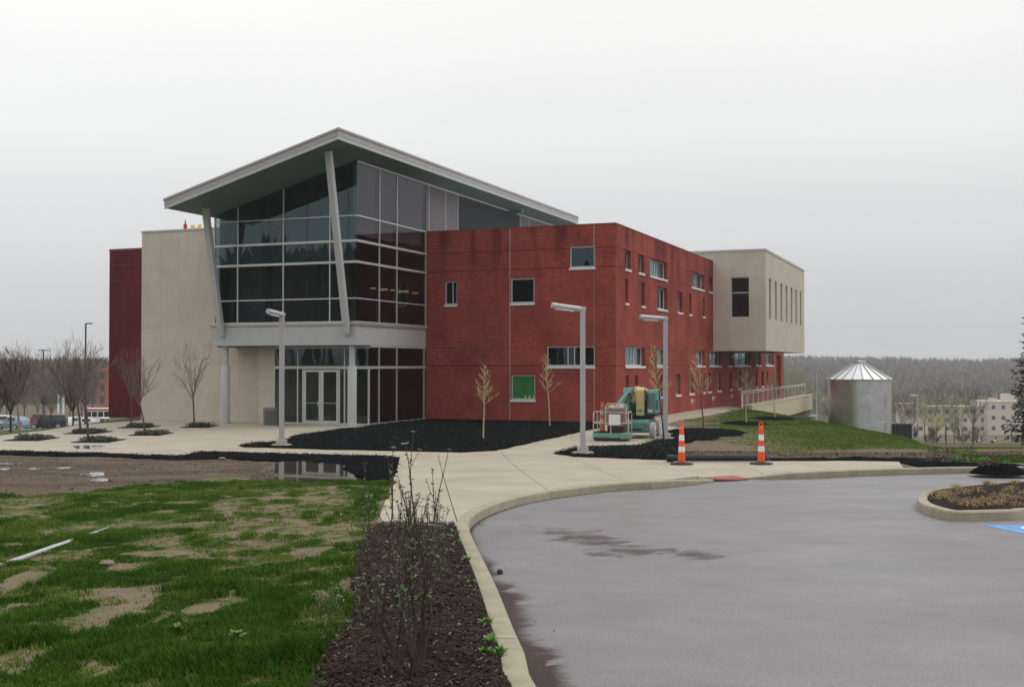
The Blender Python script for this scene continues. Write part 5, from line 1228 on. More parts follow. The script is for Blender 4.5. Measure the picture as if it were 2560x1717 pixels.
car('parked_car', 'silver blue hatchback behind the leftmost plaza tree', 'car', park(36, 136), R(-28), 'car_blue', 4.1, 1.48)
car('parked_car', 'black sport utility car beside the silver blue hatchback', 'car', park(120, 137), R(12), 'car_black', 4.4, 1.72, 1.78, 'suv')
car('parked_car', 'red car mostly hidden behind the black one', 'car', park(99, 150), R(8), 'car_red', 4.6, 1.95, 1.8, 'suv')
car('parked_car', 'white car cut off by the left photo edge', 'car', park(-16, 146), R(5), 'car_white', 4.5, 1.7, 1.78, 'suv')
car('parked_car', 'white sedan in front of the white and red bus', 'car', park(213, 150), R(20), 'car_white', 4.5, 1.4, 1.78, 'sedan')
car('parked_car', 'pale car close to the brick tower foot', 'car', park(262, 146), R(-8), 'car_white', 4.4, 1.4, 1.78, 'hatch')
car('parked_car', 'white car just right of the black sport utility car', 'car', park(178, 149), R(60), 'car_white', 4.3, 1.5, 1.78, 'hatch')
Yb = 165; xb_ = XY(240, Yb)
t = thing('minibus', 'white minibus with red roof stripe behind the brick tower', 'bus', (xb_, Yb, Tz(xb_, Yb)+.03), R(3))
x0 = (210-240)/F*Yb; x1 = x0+6.6
ztb = zat(1021, Yb)-Tz(xb_, Yb)
MB().prism([(x0, .35), (x0-.02, 1.6), (x0+.12, ztb), (x1, ztb), (x1+.1, 1.5), (x1+.3, 1.0), (x1+.3, .35)], 0, 2.2, Matrix(((1, 0, 0, 0), (0, 0, 1, 0), (0, 1, 0, 0), (0, 0, 0, 1)))).build('body', 'white', t, bevel=.04)
MB().box(x0+.1, x1, -.012, -.001, ztb-.34, ztb-.06).build('stripe', 'bus_red', t)
for k_ in range(6): MB().box(x0+.35+k_*.85, x0+1.06+k_*.85, -.02, -.001, ztb-1.2, ztb-.45).build('window', 'car_glass', t)
for x in (x0+1.2, x1-1.2):
    w = MB().tube([(x, -.02, .42), (x, .25, .42)], .42, 20).build('wheel', 'rubber', t); MB().tube([(x, -.03, .42), (x, -.01, .42)], .2, 12).build('rim', 'chrome', w)

# ------------------------------------------------------------------ signs
Yq = 122; x = XY(113, Yq); z0 = Tz(x, Yq)
t = thing('road_sign', 'dark back of a small octagonal sign on a thin post', 'sign', (x, Yq, z0), R(18))
MB().bar((0, 0, -.1), (0, 0, zat(990, Yq)-z0), .09).build('post', 'dark_pole', t)
zc = zat(1001, Yq)-z0; r = 10.5/F*Yq
MB().prism([(r*math.cos(R(22.5+45*k_)), zc+r*math.sin(R(22.5+45*k_))) for k_ in range(8)], -.04, -.03, Matrix(((1, 0, 0, 0), (0, 0, 1, 0), (0, 1, 0, 0), (0, 0, 0, 1)))).build('plate', 'black', t)
Yq = 150; x = XY(153, Yq); z0 = Tz(x, Yq)
t = thing('banner_sign', 'small white and blue banner among the bare trees', 'sign', (x, Yq, z0), 0)
zt_, zb_ = zat(986, Yq)-z0, zat(1012, Yq)-z0
for s in (-.33, .33): MB().box(s-.12, s+.12, -.03, .03, 0, zt_).build('post', 'white', t)
MB().box(-.209, .209, -.015, .015, zb_, zt_-.1).build('panel', 'banner_blue', t)
for px, Y, py0, py1, lab in ((2041, 300, 935, 1010, 'pale utility pole left of the silo'), (2404, 330, 938, 985, 'pale utility pole against the wooded hill')):
    x = XY(px, Y); z1 = zat(py0, Y); z0 = Tz(x, Y)
    t = thing('utility_pole', lab, 'pole', (x, Y, z0), 0, 'pale poles in the valley')
    MB().tube([(0, 0, 0), (0, 0, z1-z0)], [.20, .13], 8).build('pole', 'mesh_grey', t); MB().bar((-.55, 0, (z1-z0)*.62), (.1, 0, (z1-z0)*.62), .16).build('bracket', 'mesh_grey', t)
# ------------------------------------------------------------------ trees, shrubs, grass
def frame_of(d):
    d = d.normalized(); r = Vector((1, 0, 0)) if abs(d.x) < .8 else Vector((0, 1, 0)); x = (r-d*r.dot(d)).normalized(); return x, d.cross(x)
def limb(mb, p, d, L_, r0, r1, rg, seg=4, wob=.12, up=.0, n=5):
    pts = [p]; rs_ = [r0]; d = d.normalized()
    for i in range(seg):
        d = (d+Vector((rg.uniform(-wob, wob), rg.uniform(-wob, wob), rg.uniform(-wob, wob)+up))).normalized(); pts.append(pts[-1]+d*(L_/seg)); rs_.append(r0+(r1-r0)*(i+1)/seg)
    mb.tube(pts, rs_, n, cap=False); return pts, d
def side(d, ang, az):
    x, y = frame_of(d); return (d*math.cos(ang)+(x*math.cos(az)+y*math.sin(az))*math.sin(ang)).normalized()
def along(pts, f_):
    k_ = f_*(len(pts)-1); i = min(int(k_), len(pts)-2); return pts[i].lerp(pts[i+1], k_-i), (pts[i+1]-pts[i]).normalized()
def vase_tree(name, label, base, h, ct, spread, seed, lean=(0, 0), group=None, bark='bark_red', trunk_m='bark_grey', nl=9, r=.045, dens=1.0, tw=.005, cat='tree'):
    rg = random.Random(seed); t = thing(name, label, cat, base, 0, group)
    tm, cm = MB(), MB(); top = Vector((lean[0], lean[1], ct))
    tm.tube([(0, 0, -.1), (lean[0]*.35, lean[1]*.35, ct*.4), top, top+Vector((lean[0]*.3, lean[1]*.3, ct*.18))], [r*1.25, r, r*.8, r*.6], 8)
    for i in range(nl):
        az = 2*math.pi*i/nl+rg.uniform(-.3, .3); inc = rg.uniform(.15, 1.15)*spread; d = Vector((math.cos(az)*math.sin(inc), math.sin(az)*math.sin(inc), math.cos(inc)))
        L_ = (h-ct)*rg.uniform(.82, 1.0)*(1-.22*(inc/1.2)**2); p0 = top+Vector((0, 0, ct*rg.uniform(-.10, .20)))
        pts, _ = limb(cm, p0, d, L_, r*.34, tw, rg, 7, .07, .10, 5)
        for j in range(int(8*dens)):
            q, dd = along(pts, rg.uniform(.12, .95)); p2, _ = limb(cm, q, side(dd, rg.uniform(.35, .8), rg.uniform(0, 6.28)), L_*rg.uniform(.18, .42), r*.14, tw*.8, rg, 3, .12, .1, 3)
            for k_ in range(int(3*dens)):
                q2, d2 = along(p2, rg.uniform(.15, .95)); limb(cm, q2, side(d2, rg.uniform(.3, .8), rg.uniform(0, 6.28)), L_*rg.uniform(.08, .22), tw, tw*.7, rg, 2, .15, .1, 3)
    tm.build('trunk', trunk_m, t, smooth=True); cm.build('crown', bark, t); return t
def whip_tree(name, label, base, h, ct, spread, seed, lean=(0, 0), group=None, trunk_m='bark_tan', bark='twig_yellow', n=26, r=.03, low=None):
    rg = random.Random(seed); t = thing(name, label, 'tree', base, 0, group)
    tm, cm = MB(), MB(); pts = [Vector((lean[0]*f_+rg.uniform(-.02, .02)*(f_ > 0), lean[1]*f_, h*f_-.08*(f_ == 0))) for f_ in (0, .2, .4, .55, .7, .85, 1)]
    tm.tube(pts, [r*1.2, r, r*.85, r*.65, r*.5, r*.35, r*.2], 7)
    for i in range(n):
        f_ = ct/h+(1-ct/h)*(i/n)**1.15; q, dd = along(pts, min(f_, .98)); L_ = spread*(1-.72*(i/n))*rg.uniform(.7, 1.15)
        d = side(Vector((0, 0, 1)), rg.uniform(.85, 1.2), i*2.4+rg.uniform(-.4, .4)); p2, _ = limb(cm, q, d, L_, r*.34, .005, rg, 5, .10, .13, 4)
        for j in range(5):
            q2, d2 = along(p2, rg.uniform(.25, .95)); p3, _ = limb(cm, q2, side(d2, rg.uniform(.4, .8), rg.uniform(0, 6.28)), L_*rg.uniform(.2, .42), .0055, .004, rg, 3, .15, .12, 3)
            for k_ in range(1): q3, d3 = along(p3, rg.uniform(.3, .9)); limb(cm, q3, side(d3, .6, rg.uniform(0, 6.28)), L_*.15, .004, .0035, rg, 2, .1, .1, 3)
    tm.build('trunk', trunk_m, t, smooth=True); cm.build('crown', bark, t); return t
r6 = lambda x, y: (.2296*x, 780+.2296*y)
PT = [(r6(215, 1340), 862, (0.0, 0), .65, 'leftmost plaza tree, a bare many-stemmed crown over a planted square', 1, -.10),
      (r6(880, 1285), 868, (0, 0), .6, 'bare plaza tree behind the leaning reddish trunk, near the dark lamp post', 2, -.16),
      (r6(965, 1390), 866, (0, 0), .55, 'bare plaza tree with a slanting reddish trunk in front of the others', 3, -.10),
      (r6(1430, 1215), 892, (0, 0), .62, 'bare upright plaza tree in front of the dark brick tower', 4, 0),
      (r6(1580, 1295), 885, (0, 0), .7, 'leaning bare plaza tree at the edge between brick tower and tan wall', 5, -.20),
      ((486, 1065), 872, (0, 0), .62, 'single bare tree in front of the tan wall, left of the grey column', 6, -.06)]
for (px, py), ty, ln, sp_, lab, sd_, lx in PT:
    b_ = P(px, py); h = zat(ty, b_.y)-b_.z
    vase_tree('plaza_tree', lab, b_, h*1.0, h*.34, sp_*1.12, sd_*7, (lx, 0), 'bare trees in square plaza beds', bark='bark_red', trunk_m='bark_brown' if sd_ != 1 else 'bark_grey', nl=12 if sd_ < 4 else 10, dens=1.0, r=.045 if sd_ < 4 else .036, tw=.0032)
# the square beds of evergreen ground cover under them
def leafmass(name, mats, parent, cx_, cy_, sx_, sy_, zf, h, n, lw, seed, clump=7):
    rg = np.random.default_rng(seed); nc = max(2, clump); ccx = rg.uniform(-sx_, sx_, nc)*.8; ccy = rg.uniform(-sy_, sy_, nc)*.8; cr_ = rg.uniform(.6, 1.1, nc)*h
    k_ = rg.integers(0, nc, n); th = rg.uniform(0, 2*np.pi, n); ph = np.arccos(rg.uniform(0, 1, n)); rr_ = cr_[k_]*rg.uniform(.5, 1, n)**.5
    x = ccx[k_]+rr_*np.sin(ph)*np.cos(th)*1.3; y = ccy[k_]+rr_*np.sin(ph)*np.sin(th)*1.3; z = rr_*np.cos(ph)*.95+.02
    c = np.stack([x+cx_, y+cy_, z], 1); c[:, 2] += zf
    a = rg.normal(size=(n, 3)); a /= np.linalg.norm(a, axis=1)[:, None]; b_ = np.cross(a, rg.normal(size=(n, 3))); b_ /= np.linalg.norm(b_, axis=1)[:, None]; l = lw*rg.uniform(.6, 1.4, n)[:, None]
    V = np.stack([c-a*l, c+b_*l*.45, c+a*l, c-b_*l*.45], 1).reshape(-1, 3); q = np.arange(n)*4
    o = fast(name, V, np.stack([q, q+1, q+2, q+3], 1), mats)
    if parent: o.parent = parent
    return o
BD = [((30, 430), 1365, 1402, 'plant bed around the leftmost plaza tree, dark evergreen cover'), ((685, 1050), 1290, 1327, 'plant bed under the plaza tree by the dark lamp post'),
      ((770, 1190), 1385, 1421, 'plant bed under the slanting reddish trunk, nearest the puddle'), ((1275, 1610), 1225, 1262, 'plant bed in front of the dark brick tower foot'),
      ((1395, 1745), 1305, 1345, 'plant bed under the leaning plaza tree beside the tan wall')]
beds = [(r6(a, y1), r6(b_, y1), r6(b_, y0), lab) for (a, b_), y0, y1, lab in BD]+[((451, 1069), (524, 1068), (520, 1061), 'plant bed before the tan wall, left of the grey column')]
for i, (q0, q1, q2, lab) in enumerate(beds):
    a, b_, c = P(*q0), P(*q1), P(*q2); w = (b_-a).length/2; d = max(.45, min((c.y-b_.y)/2, .9)); cx_, cy_ = (a.x+b_.x)/2, a.y+d
    t = thing('plant_bed', lab, 'plant bed', (cx_, cy_, 0), 0, 'planted squares in the plaza')
    MB().prism([(-w, -d), (w*.94, -d), (w, d), (-w*.9, d)], -.02, .02).build('soil', 'mulch_brown', t)
    leafmass('ground_cover', 'leaf_dark', t, 0, 0, w*.92, d*.8, .02, .15, 1500, .035, 50+i, 34)['kind'] = 'stuff'
# young whips by the brick wall and on the bank
r8 = lambda x, y: (1480+.14031*x, 900+.14031*y)
YT = [((1208, 1099), 913, .42, (.05, 0), 'young bare tree with golden twigs standing in the middle of the black mulch bed', 11, 'bark_tan', 'twig_yellow', .62),
      ((1375, 1067), 888, .42, (-.18, 0), 'young bare tree close to the brick wall, left of the lamp post', 12, 'bark_tan', 'twig_yellow', .62),
      ((1661, 1108), 866, .46, (-.35, 0), 'young bare tree with dark leaning trunk beside the boom lift', 13, 'bark_dark', 'twig_yellow', .62),
      ((1760, 1076), 892, .42, (-.30, 0), 'young golden tree on the bank behind the left striped tube', 14, 'bark_brown', 'twig_yellow', .75),
      ((1866, 1060), 925, .42, (.0, 0), 'young slim tree on the grass bank at the start of the railing', 15, 'bark_tan', 'twig_green', .8),
      ((1938, 1047), 935, .42, (-.15, 0), 'young slim tree on the grass bank in front of the railing, farthest right', 16, 'bark_tan', 'twig_green', .85)]
for (px, py), ty, cf, ln, lab, sd_, tm_, cm_, sp_ in YT:
    b_ = P(px, py); h = zat(ty, b_.y)-b_.z
    whip_tree('young_tree', lab, b_, h, h*cf, sp_, sd_, ln, 'young trees around the brick wing', tm_, cm_, r=.028)
for cpx, w, lab in (((1866, 1060), 1.0, 'dark mulch ring around the slim tree at the railing start'), ((1938, 1048), 1.1, 'dark mulch ring around the slim tree farthest right'), ((1770, 1082), 1.5, 'large dark mulch patch around the golden tree on the bank')):
    b_ = P(*cpx); pts = [(b_.x+w*math.cos(a)*(1+.15*math.sin(3*a)), b_.y+w*1.6*math.sin(a)) for a in np.linspace(0, 6.28, 15)[:-1]]
    o = mulch('mulch_ring', pts, 'mulch_dark', .08, .04, .4, 60); o['label'] = lab
# trees behind the plaza on the left, one by one
LT = [(-2, 70, 888, 2.6, 'bark_brown', .8), (28, 60, 905, 2.2, 'bark_dark', .6), (62, 170, 884, 9, 'bark_red', .8), (95, 190, 900, 10, 'bark_red', .9), (130, 165, 902, 8, 'bark_brown', .9), (128, 112, 915, 6, 'bark_grey', .7), (160, 200, 895, 10, 'bark_red', .9), (184, 72, 890, 3, 'bark_brown', .6),
      (205, 185, 902, 10, 'bark_red', .9), (232, 210, 898, 10, 'bark_brown', .9), (176, 190, 905, 8, 'bark_red', .9), (18, 200, 890, 10, 'bark_brown', .9), (-30, 180, 885, 9, 'bark_red', .9), (-60, 120, 880, 8, 'bark_brown', .9)]
LL = ['bare tree at the left photo edge behind the plaza', 'bare tree with dark trunk behind the leftmost plaza tree', 'tall bare tree behind the silver blue hatchback', 'bare tree just left of the two-headed lamp post, far back', 'bare tree behind the black car hood', 'slim grey-trunked tree right of the octagonal sign', 'wide bare tree behind the blue and white banner', 'bare dark-trunked tree left of the single-headed lamp post', 'bare tree behind the white sedan', 'bare tree left of the far orange brick building', 'reddish bare tree right of the blue and white banner', 'bare tree far behind the silver blue hatchback', 'bare tree just outside the left edge, behind the lot', 'bare tree left of the parking lot edge']
for i, (px, Y, ty, sp_, bk, wd) in enumerate(LT):
    x = XY(px, Y); z0 = Tz(x, Y); h = zat(ty, Y)-z0
    vase_tree('bare_tree', LL[i], (x, Y, z0), h, h*.25, wd, 100+i, (0, 0), 'bare trees behind the plaza', bark=bk, trunk_m='bark_dark', nl=12, dens=1.15, r=.03*h**.5, tw=.006+.00006*Y)
# trees in the valley on the right
RT = [(1960, 190, 905, .8, 'twig_green'), (2005, 230, 925, .9, 'twig_green'), (2085, 260, 945, .9, 'bark_brown'), (2255, 230, 985, .8, 'bark_brown'), (2310, 250, 975, .8, 'twig_green'), (2362, 260, 962, .85, 'bark_brown'), (2395, 300, 970, .9, 'twig_green'), (2432, 240, 968, .7, 'bark_dark'), (2282, 310, 985, .8, 'bark_brown'), (2215, 300, 960, .9, 'twig_green'), (2340, 150, 1030, .8, 'twig_yellow'), (2384, 160, 1035, .8, 'twig_green'), (2330, 330, 960, .8, 'bark_brown'), (1990, 140, 985, .9, 'twig_green'), (2075, 160, 1010, .9, 'bark_red')]
RLb = ['greenish bare tree just right of the tan box', 'round greenish tree left of the silo and the pale pole', 'grey bare tree touching the left side of the silo', 'brown bare tree right of the silo above the container', 'green tinged tree right of the distant grey lamp post', 'brown bare tree in front of the far beige wing', 'greenish tree behind the far beige wing roof', 'dark leaning bare tree at the corner of the far beige building', 'brown bare tree just left of the distant grey lamp post', 'greenish tree hidden partly by the silo roof', 'small yellow-twigged tree before the far beige wing, left one', 'small greenish tree before the far beige wing, right one', 'pale brown bare tree rising behind the far beige wing roof', 'low greenish tree under the end of the terrace', 'reddish brushy tree at the foot of the silo']
for i, (px, Y, ty, wd, bk) in enumerate(RT):
    x = XY(px, Y); z0 = Tz(x, Y); h = zat(ty, Y)-z0
    vase_tree('bare_tree', RLb[i], (x, Y, z0), h, h*.28, wd, 200+i, (0, 0), 'bare trees in the valley', bark=bk, trunk_m='bark_dark', nl=13, dens=1.2, r=.03*h**.5, tw=.007+.00006*Y)
for i, (px, Y, h, lab) in enumerate(((2282, 118, 1.5, 'rust brown shrub left of the distant lamp post foot'), (2330, 118, 1.7, 'rust brown shrub right of the distant lamp post'), (2405, 150, 2.2, 'rust brown shrub in the far field, under the leaning tree'), (2440, 160, 2.2, 'rust brown shrub in the far field, left of the beige building'))):
    x = XY(px, Y); vase_tree('rust_shrub', lab, (x, Y, Tz(x, Y)), h, .15, 1.3, 300+i, (0, 0), 'rust coloured shrubs in the field', bark='shrub_rust', trunk_m='bark_dark', nl=14, dens=1.2, r=.03, tw=.02, cat='shrub')
for i, (px, py, ty, lab) in enumerate(((2313, 1103, 1085, 'short dark stump sapling on the field, left of three'), (2364, 1105, 1060, 'thin sapling with dark stem on the field edge'), (2431, 1108, 1062, 'thin sapling behind the two geese'))):
    b_ = Vector((XY(px, 100), 100, Tz(XY(px, 100), 100))); h = zat(ty, b_.y)-b_.z; whip_tree('sapling', lab, b_, max(h, .5), .3, .35, 320+i, (0, 0), 'thin saplings on the right field', 'bark_dark', 'bark_brown', n=8, r=.05)
r7p = lambda x, y: (1940+.26518*x, 840+.26518*y)
for i, (x, y, ty, lab) in enumerate(((1490, 1195, 1045, 'leafless twiggy plant in the dark mulch past the sidewalk end, left one'), (1622, 1200, 1065, 'leafless twiggy plant in the dark mulch past the sidewalk end, middle one'), (1835, 1200, 1040, 'leafless twiggy plant beside the mulch mound'))):
    b_ = P(*r7p(x, y)); h = zat(r7p(0, ty)[1], b_.y)-b_.z
    whip_tree('twiggy_plant', lab, b_, h, h*.5, .22, 330+i, (0, 0), 'leafless plants near the far kerb', 'bark_brown', 'bark_brown', n=9, r=.013)
b_ = P(*r7p(2100, 1266))-Vector((0, 0, .03)); t = thing('mulch_mound', 'low mound of dark mulch with rusty and green plants beyond the kerb end', 'mulch mound', b_, 0)
n = 9; mb = MB(); prof = []
mb.lathe([(1.25, -.05), (1.05, .06), (.75, .16), (.4, .24), (.05, .27)], 22); o = mb.build('mound', 'mulch_dark', t, smooth=True); o.scale = (.55, .5, .85)
leafmass('rusty_plants', 'shrub_rust', t, -.25, 0, .15, .2, .14, .13, 700, .03, 91, 8)['kind'] = 'stuff'; leafmass('green_plants', 'leaf_green', t, .08, .05, .2, .2, .17, .10, 700, .03, 92, 8)['kind'] = 'stuff'
for i, (x, y, w, lab) in enumerate(((1820, 1190, .8, 'low green and rusty ground plants left of the mulch mound'), (1560, 1200, .5, 'low pale plants at the end of the far sidewalk'))):
    b_ = P(*r7p(x, y)); o = leafmass('ground_plants', 'leaf_green' if i == 0 else 'leaf_dark', None, b_.x, b_.y, w, .5, b_.z, .13, 1200, .035, 95+i, 14); tag(o, lab, 'plants')

# dark spruce at the right edge
def spruce(label, x, Y, h, rad_, seed):
    z0 = Tz(x, Y); t = thing('spruce', label, 'tree', (x, Y, z0), 0); rg = random.Random(seed)
    MB().tube([(0, 0, -.2), (0, 0, h)], [.14, .02], 8).build('trunk', 'bark_dark', t, smooth=True); mb = MB(); V = []; 
    z = .35
    while z < h-.15:
        f_ = 1-z/h; n = int(7+5*f_); off = rg.uniform(0, 6)
        for i in range(n):
            az = off+2*math.pi*i/n+rg.uniform(-.25, .25); L_ = (rad_*f_**.85+.12)*rg.uniform(.7, 1.1); d = Vector((math.cos(az), math.sin(az), .12-.35*f_))
            pts, _ = limb(mb, Vector((0, 0, z+rg.uniform(-.08, .08))), d, L_, .022*f_+.008, .004, rg, 4, .05, .07, 4)
            m_ = max(4, int(L_*17))
            for j in range(m_):
                q, dd = along(pts, rg.uniform(.12, 1)); dn = (side(dd, rg.uniform(.5, 1.1), rg.uniform(0, 6.28))+Vector((0, 0, -.45))).normalized(); l = rg.uniform(.14, .34)*(.5+.5*f_); w = side(dn, 1.57, rg.uniform(0, 6.28))*.028
                e_ = q+dn*l; c = q+dn*l*.4
                V += [tuple(q), tuple(c+w), tuple(e_), tuple(c-w)]
                w2 = dn.cross(w.normalized())*.03; V += [tuple(q), tuple(c+w2), tuple(e_), tuple(c-w2)]
        z += .14+.10*f_
    mb.build('branches', 'bark_dark', t); V = np.array(V); q = np.arange(len(V)//4)*4
    o = fast('needles', V, np.stack([q, q+1, q+2, q+3], 1), 'needle'); o.parent = t; o['kind'] = 'stuff'
spruce('dark spruce cut off by the right photo edge', XY(2614, 56), 56, 9.6, 1.95, 8)
# woods on the far ridge and behind the viewer (seen only in the glass)
def woods(name, label, pos, seed, hr, wr, nt, mats='wood_mass', tw=.5):
    rg = np.random.default_rng(seed); x, y = pos; n = len(x); z = T(x, y); h = rg.uniform(*hr, n); w = rg.uniform(*wr, n)
    k_ = np.repeat(np.arange(n), nt); N = len(k_); az = rg.uniform(0, 2*np.pi, N); ph = rg.uniform(-.25, 1, N); rr_ = rg.uniform(.25, 1, N)*np.sqrt(np.clip(1-ph**2, .15, 1))
    c = np.stack([x[k_]+w[k_]*.5*rr_*np.cos(az), y[k_]+w[k_]*.5*rr_*np.sin(az), z[k_]+h[k_]*(.62+.36*ph)], 1)
    d = np.stack([np.cos(az)*.6, np.sin(az)*.6, rg.uniform(.5, 1.5, N)], 1); d /= np.linalg.norm(d, axis=1)[:, None]; l = h[k_]*rg.uniform(.10, .22, N); s_ = np.stack([-np.sin(az), np.cos(az), 0*az], 1)*(tw*rg.uniform(.5, 1.2, N))[:, None]
    V = np.stack([c-d*l[:, None]-s_*.4, c+s_*1.0, c+d*l[:, None], c-s_*1.0], 1); q = np.arange(N)*4
    Fq = np.stack([q, q+1, q+2, q+3], 1); V = V.reshape(-1, 3)
    tv = np.stack([x, y, z], 1); e = np.zeros((n, 3)); e[:, 0] = w*.035+.1; up = np.zeros((n, 3)); up[:, 2] = h*.75
    V2 = np.stack([tv-e, tv+e, tv+up+e*.3, tv+up-e*.3], 1).reshape(-1, 3); q2 = np.arange(n)*4+len(V)
    o = fast(name, np.concatenate([V, V2]), np.concatenate([Fq, np.stack([q2, q2+1, q2+2, q2+3], 1)]), mats); return tag(o, label, 'woods', kind='stuff')
rg = np.random.default_rng(77)
def ring_pts(n, a0, a1, d0, d1): a = rg.uniform(a0, a1, n); d = np.sqrt(rg.uniform(d0**2, d1**2, n)); return np.sin(a)*d, np.cos(a)*d
woods('far_woods', 'brown grey leafless woods covering the far ridge on the right', ring_pts(6500, R(5), R(34), 680, 1230), 1, (9, 19), (8, 14), 40, tw=.46)
woods('far_woods', 'brown grey leafless woods on the skyline at the left', ring_pts(2200, R(-36), R(-10), 330, 640), 2, (8, 12), (7, 11), 22, tw=.7)
woods('valley_woods', 'belt of leafless trees and scrub along the valley floor', ring_pts(700, R(11), R(30), 440, 700), 3, (7, 13), (7, 11), 60, 'twig_green', tw=.45)
woods('rear_woods', 'dark belt of evergreen trees behind the viewer, reflected in the glass', ring_pts(420, R(140), R(268), 78, 125), 4, (9, 16.5), (7, 11), 90, 'needle', tw=.9)
# far buildings
def far_building(label, x, Y, w, d, z0, z1, mats, rows, cols, ww, wh, rz=0, name='far_building'):
    t = thing(name, label, 'building', (x, Y, z0-1), rz); h = z1-z0+1
    MB().box(0, w, 0, d, 0, h).build('wall', mats, t); MB().box(-.2, w+.2, -.2, d+.2, h, h+.4).build('parapet', mats, t)
    for i in range(rows):
        for j in range(cols):
            cx_ = w*(j+.5)/cols; cz = 1+(h-1)*(i+.55)/rows
            o = MB().box(cx_-ww/2-.1, cx_+ww/2+.1, -.05, -.001, cz-wh/2-.1, cz+wh/2+.1).build('window', mats, t); MB().box(cx_-ww/2, cx_+ww/2, -.08, -.051, cz-wh/2, cz+wh/2).build('pane', 'far_glass', o)
    return t
Yf = 390
tb = far_building('distant beige three storey building behind the spruce', XY(2470, Yf), Yf, 30, 16, zat(1084, Yf), zat(1006, Yf), 'far_beige', 3, 9, 1.2, 1.3)
MB().box(2.0, 4.2, 3, 6, zat(1006, Yf)-zat(1084, Yf)+1.4, zat(996, Yf)-zat(1084, Yf)+1).build('roof_house', 'far_beige', tb); MB().box(7.0, 10, 3, 7, zat(1006, Yf)-zat(1084, Yf)+1.4, zat(985, Yf)-zat(1084, Yf)+1).build('roof_house', 'far_beige', tb)
far_building('distant beige wing with pale roof line seen through bare trees', XY(2290, Yf+4), Yf+4, 24.0, 14, zat(1084, Yf), zat(1020, Yf), 'far_beige', 3, 8, 1.2, 1.3)
far_building('pale low building beyond the lamp post right of the silo', XY(2262, 330), 330, 5.5, 8, zat(1050, 330), zat(1012, 330), 'far_beige', 1, 3, .9, 1.0)
Yo = 245
to = far_building('far orange brick building left of the dark tower', XY(243, Yo), Yo, 16, 16, zat(1075, Yo), zat(925, Yo), 'far_brick', 5, 7, 1.0, 1.6)
MB().box(1.4, 15, 1.2, 14, zat(925, Yo)-zat(1075, Yo)+1.4, zat(911, Yo)-zat(1075, Yo)+1).build('roof_house', 'far_brick', to)

# ------------------------------------------------------------------ geese
def goose(label, px, Yg, rz, graze=False):
    b_ = Vector((XY(px, Yg), Yg, Tz(XY(px, Yg), Yg))); t = thing('goose', label, 'goose', b_, rz, 'geese on the right field'); s = 1.0
    mb = MB(); pts = [(-.42, 0, .36), (-.34, 0, .37), (-.2, 0, .36), (0, 0, .35), (.17, 0, .39), (.26, 0, .47), (.30, 0, .58), (.32, 0, .70), (.34, 0, .79), (.40, 0, .815), (.46, 0, .80), (.53, 0, .785)]
    rd = [.02, .06, .14, .17, .13, .075, .045, .04, .045, .055, .035, .012]
    if graze is None: pts = [(x*.8, y, z) for x, y, z in pts]
    i0 = 0; mb.cur = 0
    mb.tube(pts, rd, 12)
    n = 12
    for i in range(len(mb.f)):
        if i < (len(pts)-1)*n: seg = i//n; mb.mi[i] = 0 if seg in (1, 2) else (2 if seg in (0, 3, 4) else 1)
    mb.build('body', ['goose_brown', 'goose_black', 'goose_white'], t, smooth=True)
    for sy in (-.06, .06): MB().tube([(.02, sy, .24), (.03, sy, .02), (.10, sy, .01)], [.018, .014, .014], 6).build('leg', 'goose_black', t)
    for sy in (-1, 1): MB().lathe([(.01, -.30), (.07, -.12), (.085, .05), (.03, .2)], 8).build('wing', 'goose_brown', t, smooth=True)
    for w, sy in zip([c for c in t.children if c.name.startswith('wing')], (-1, 1)): w.location = (-.08, sy*.12, .40); w.rotation_euler = (0, R(85), 0); w.scale = (1, .5, 1)
    for sy in (-.035, .035): MB().lathe([(.005, -.02), (.03, 0), (.005, .02)], 8, (.38, sy, .80)).build('cheek', 'goose_white', t)
    return t
goose('goose facing the viewer, left of the pair on the right field', 2447, 118, R(-80))
goose('goose standing sideways, right of the pair on the right field', 2481, 126, R(8))

# ------------------------------------------------------------------ island clumps, weeds, rock, shrubs of the near bed
rg = random.Random(5); spots = [(1560, 540), (1690, 500), (1600, 575), (1540, 585), (1660, 620), (1840, 625), (1960, 595), (2080, 570), (1870, 520), (2040, 460), (2220, 490), (2150, 560), (2010, 650), (2110, 625), (2270, 600), (2280, 650), (1790, 655), (2320, 540), (1980, 440), (2250, 440), (1750, 540), (1480, 545), (2180, 520), (1930, 650)]
first = None; wh_ = ['near the rounded kerb end', 'along the front kerb', 'in the middle of the bed', 'by the far kerb', 'at the right photo edge']
gt = []; clumps = []
for i, (x, y) in enumerate(spots):
    b_ = P(1960+.25662*x, 1100+.25662*y); rad_ = rg.uniform(.8, 1.25)
    if i < 4:
        t = thing('dry_grass_clump', 'dry tan grass clump in the mulch of the kerbed island', 'grass clump', b_, 0, 'dry grass clumps on the island'); mb = MB()
        for k_ in range(95):
            az = rg.uniform(0, 6.28); inc = rg.uniform(.25, 1.35); d = Vector((math.cos(az)*math.sin(inc), math.sin(az)*math.sin(inc), math.cos(inc))); l = rg.uniform(.10, .24); p0 = Vector((math.cos(az), math.sin(az), 0))*rg.uniform(0, .05)
            m_ = p0+d*l*.6; e_ = m_+(d+Vector((0, 0, -.9))).normalized()*l*.5; w = Vector((-math.sin(az), math.cos(az), 0))*.006; mb.quad(p0-w, p0+w, m_+w*.8, m_-w*.8); mb.poly([m_-w*.8, m_+w*.8, e_])
        mb.build('blades', 'dry_grass', t)['kind'] = 'stuff'; gt.append(t)
    else: t = dup(gt[i % 4], loc=b_, rz=rg.uniform(0, 6.28))
    t.scale = (rad_, rad_, rad_); clumps.append((t, x, y))
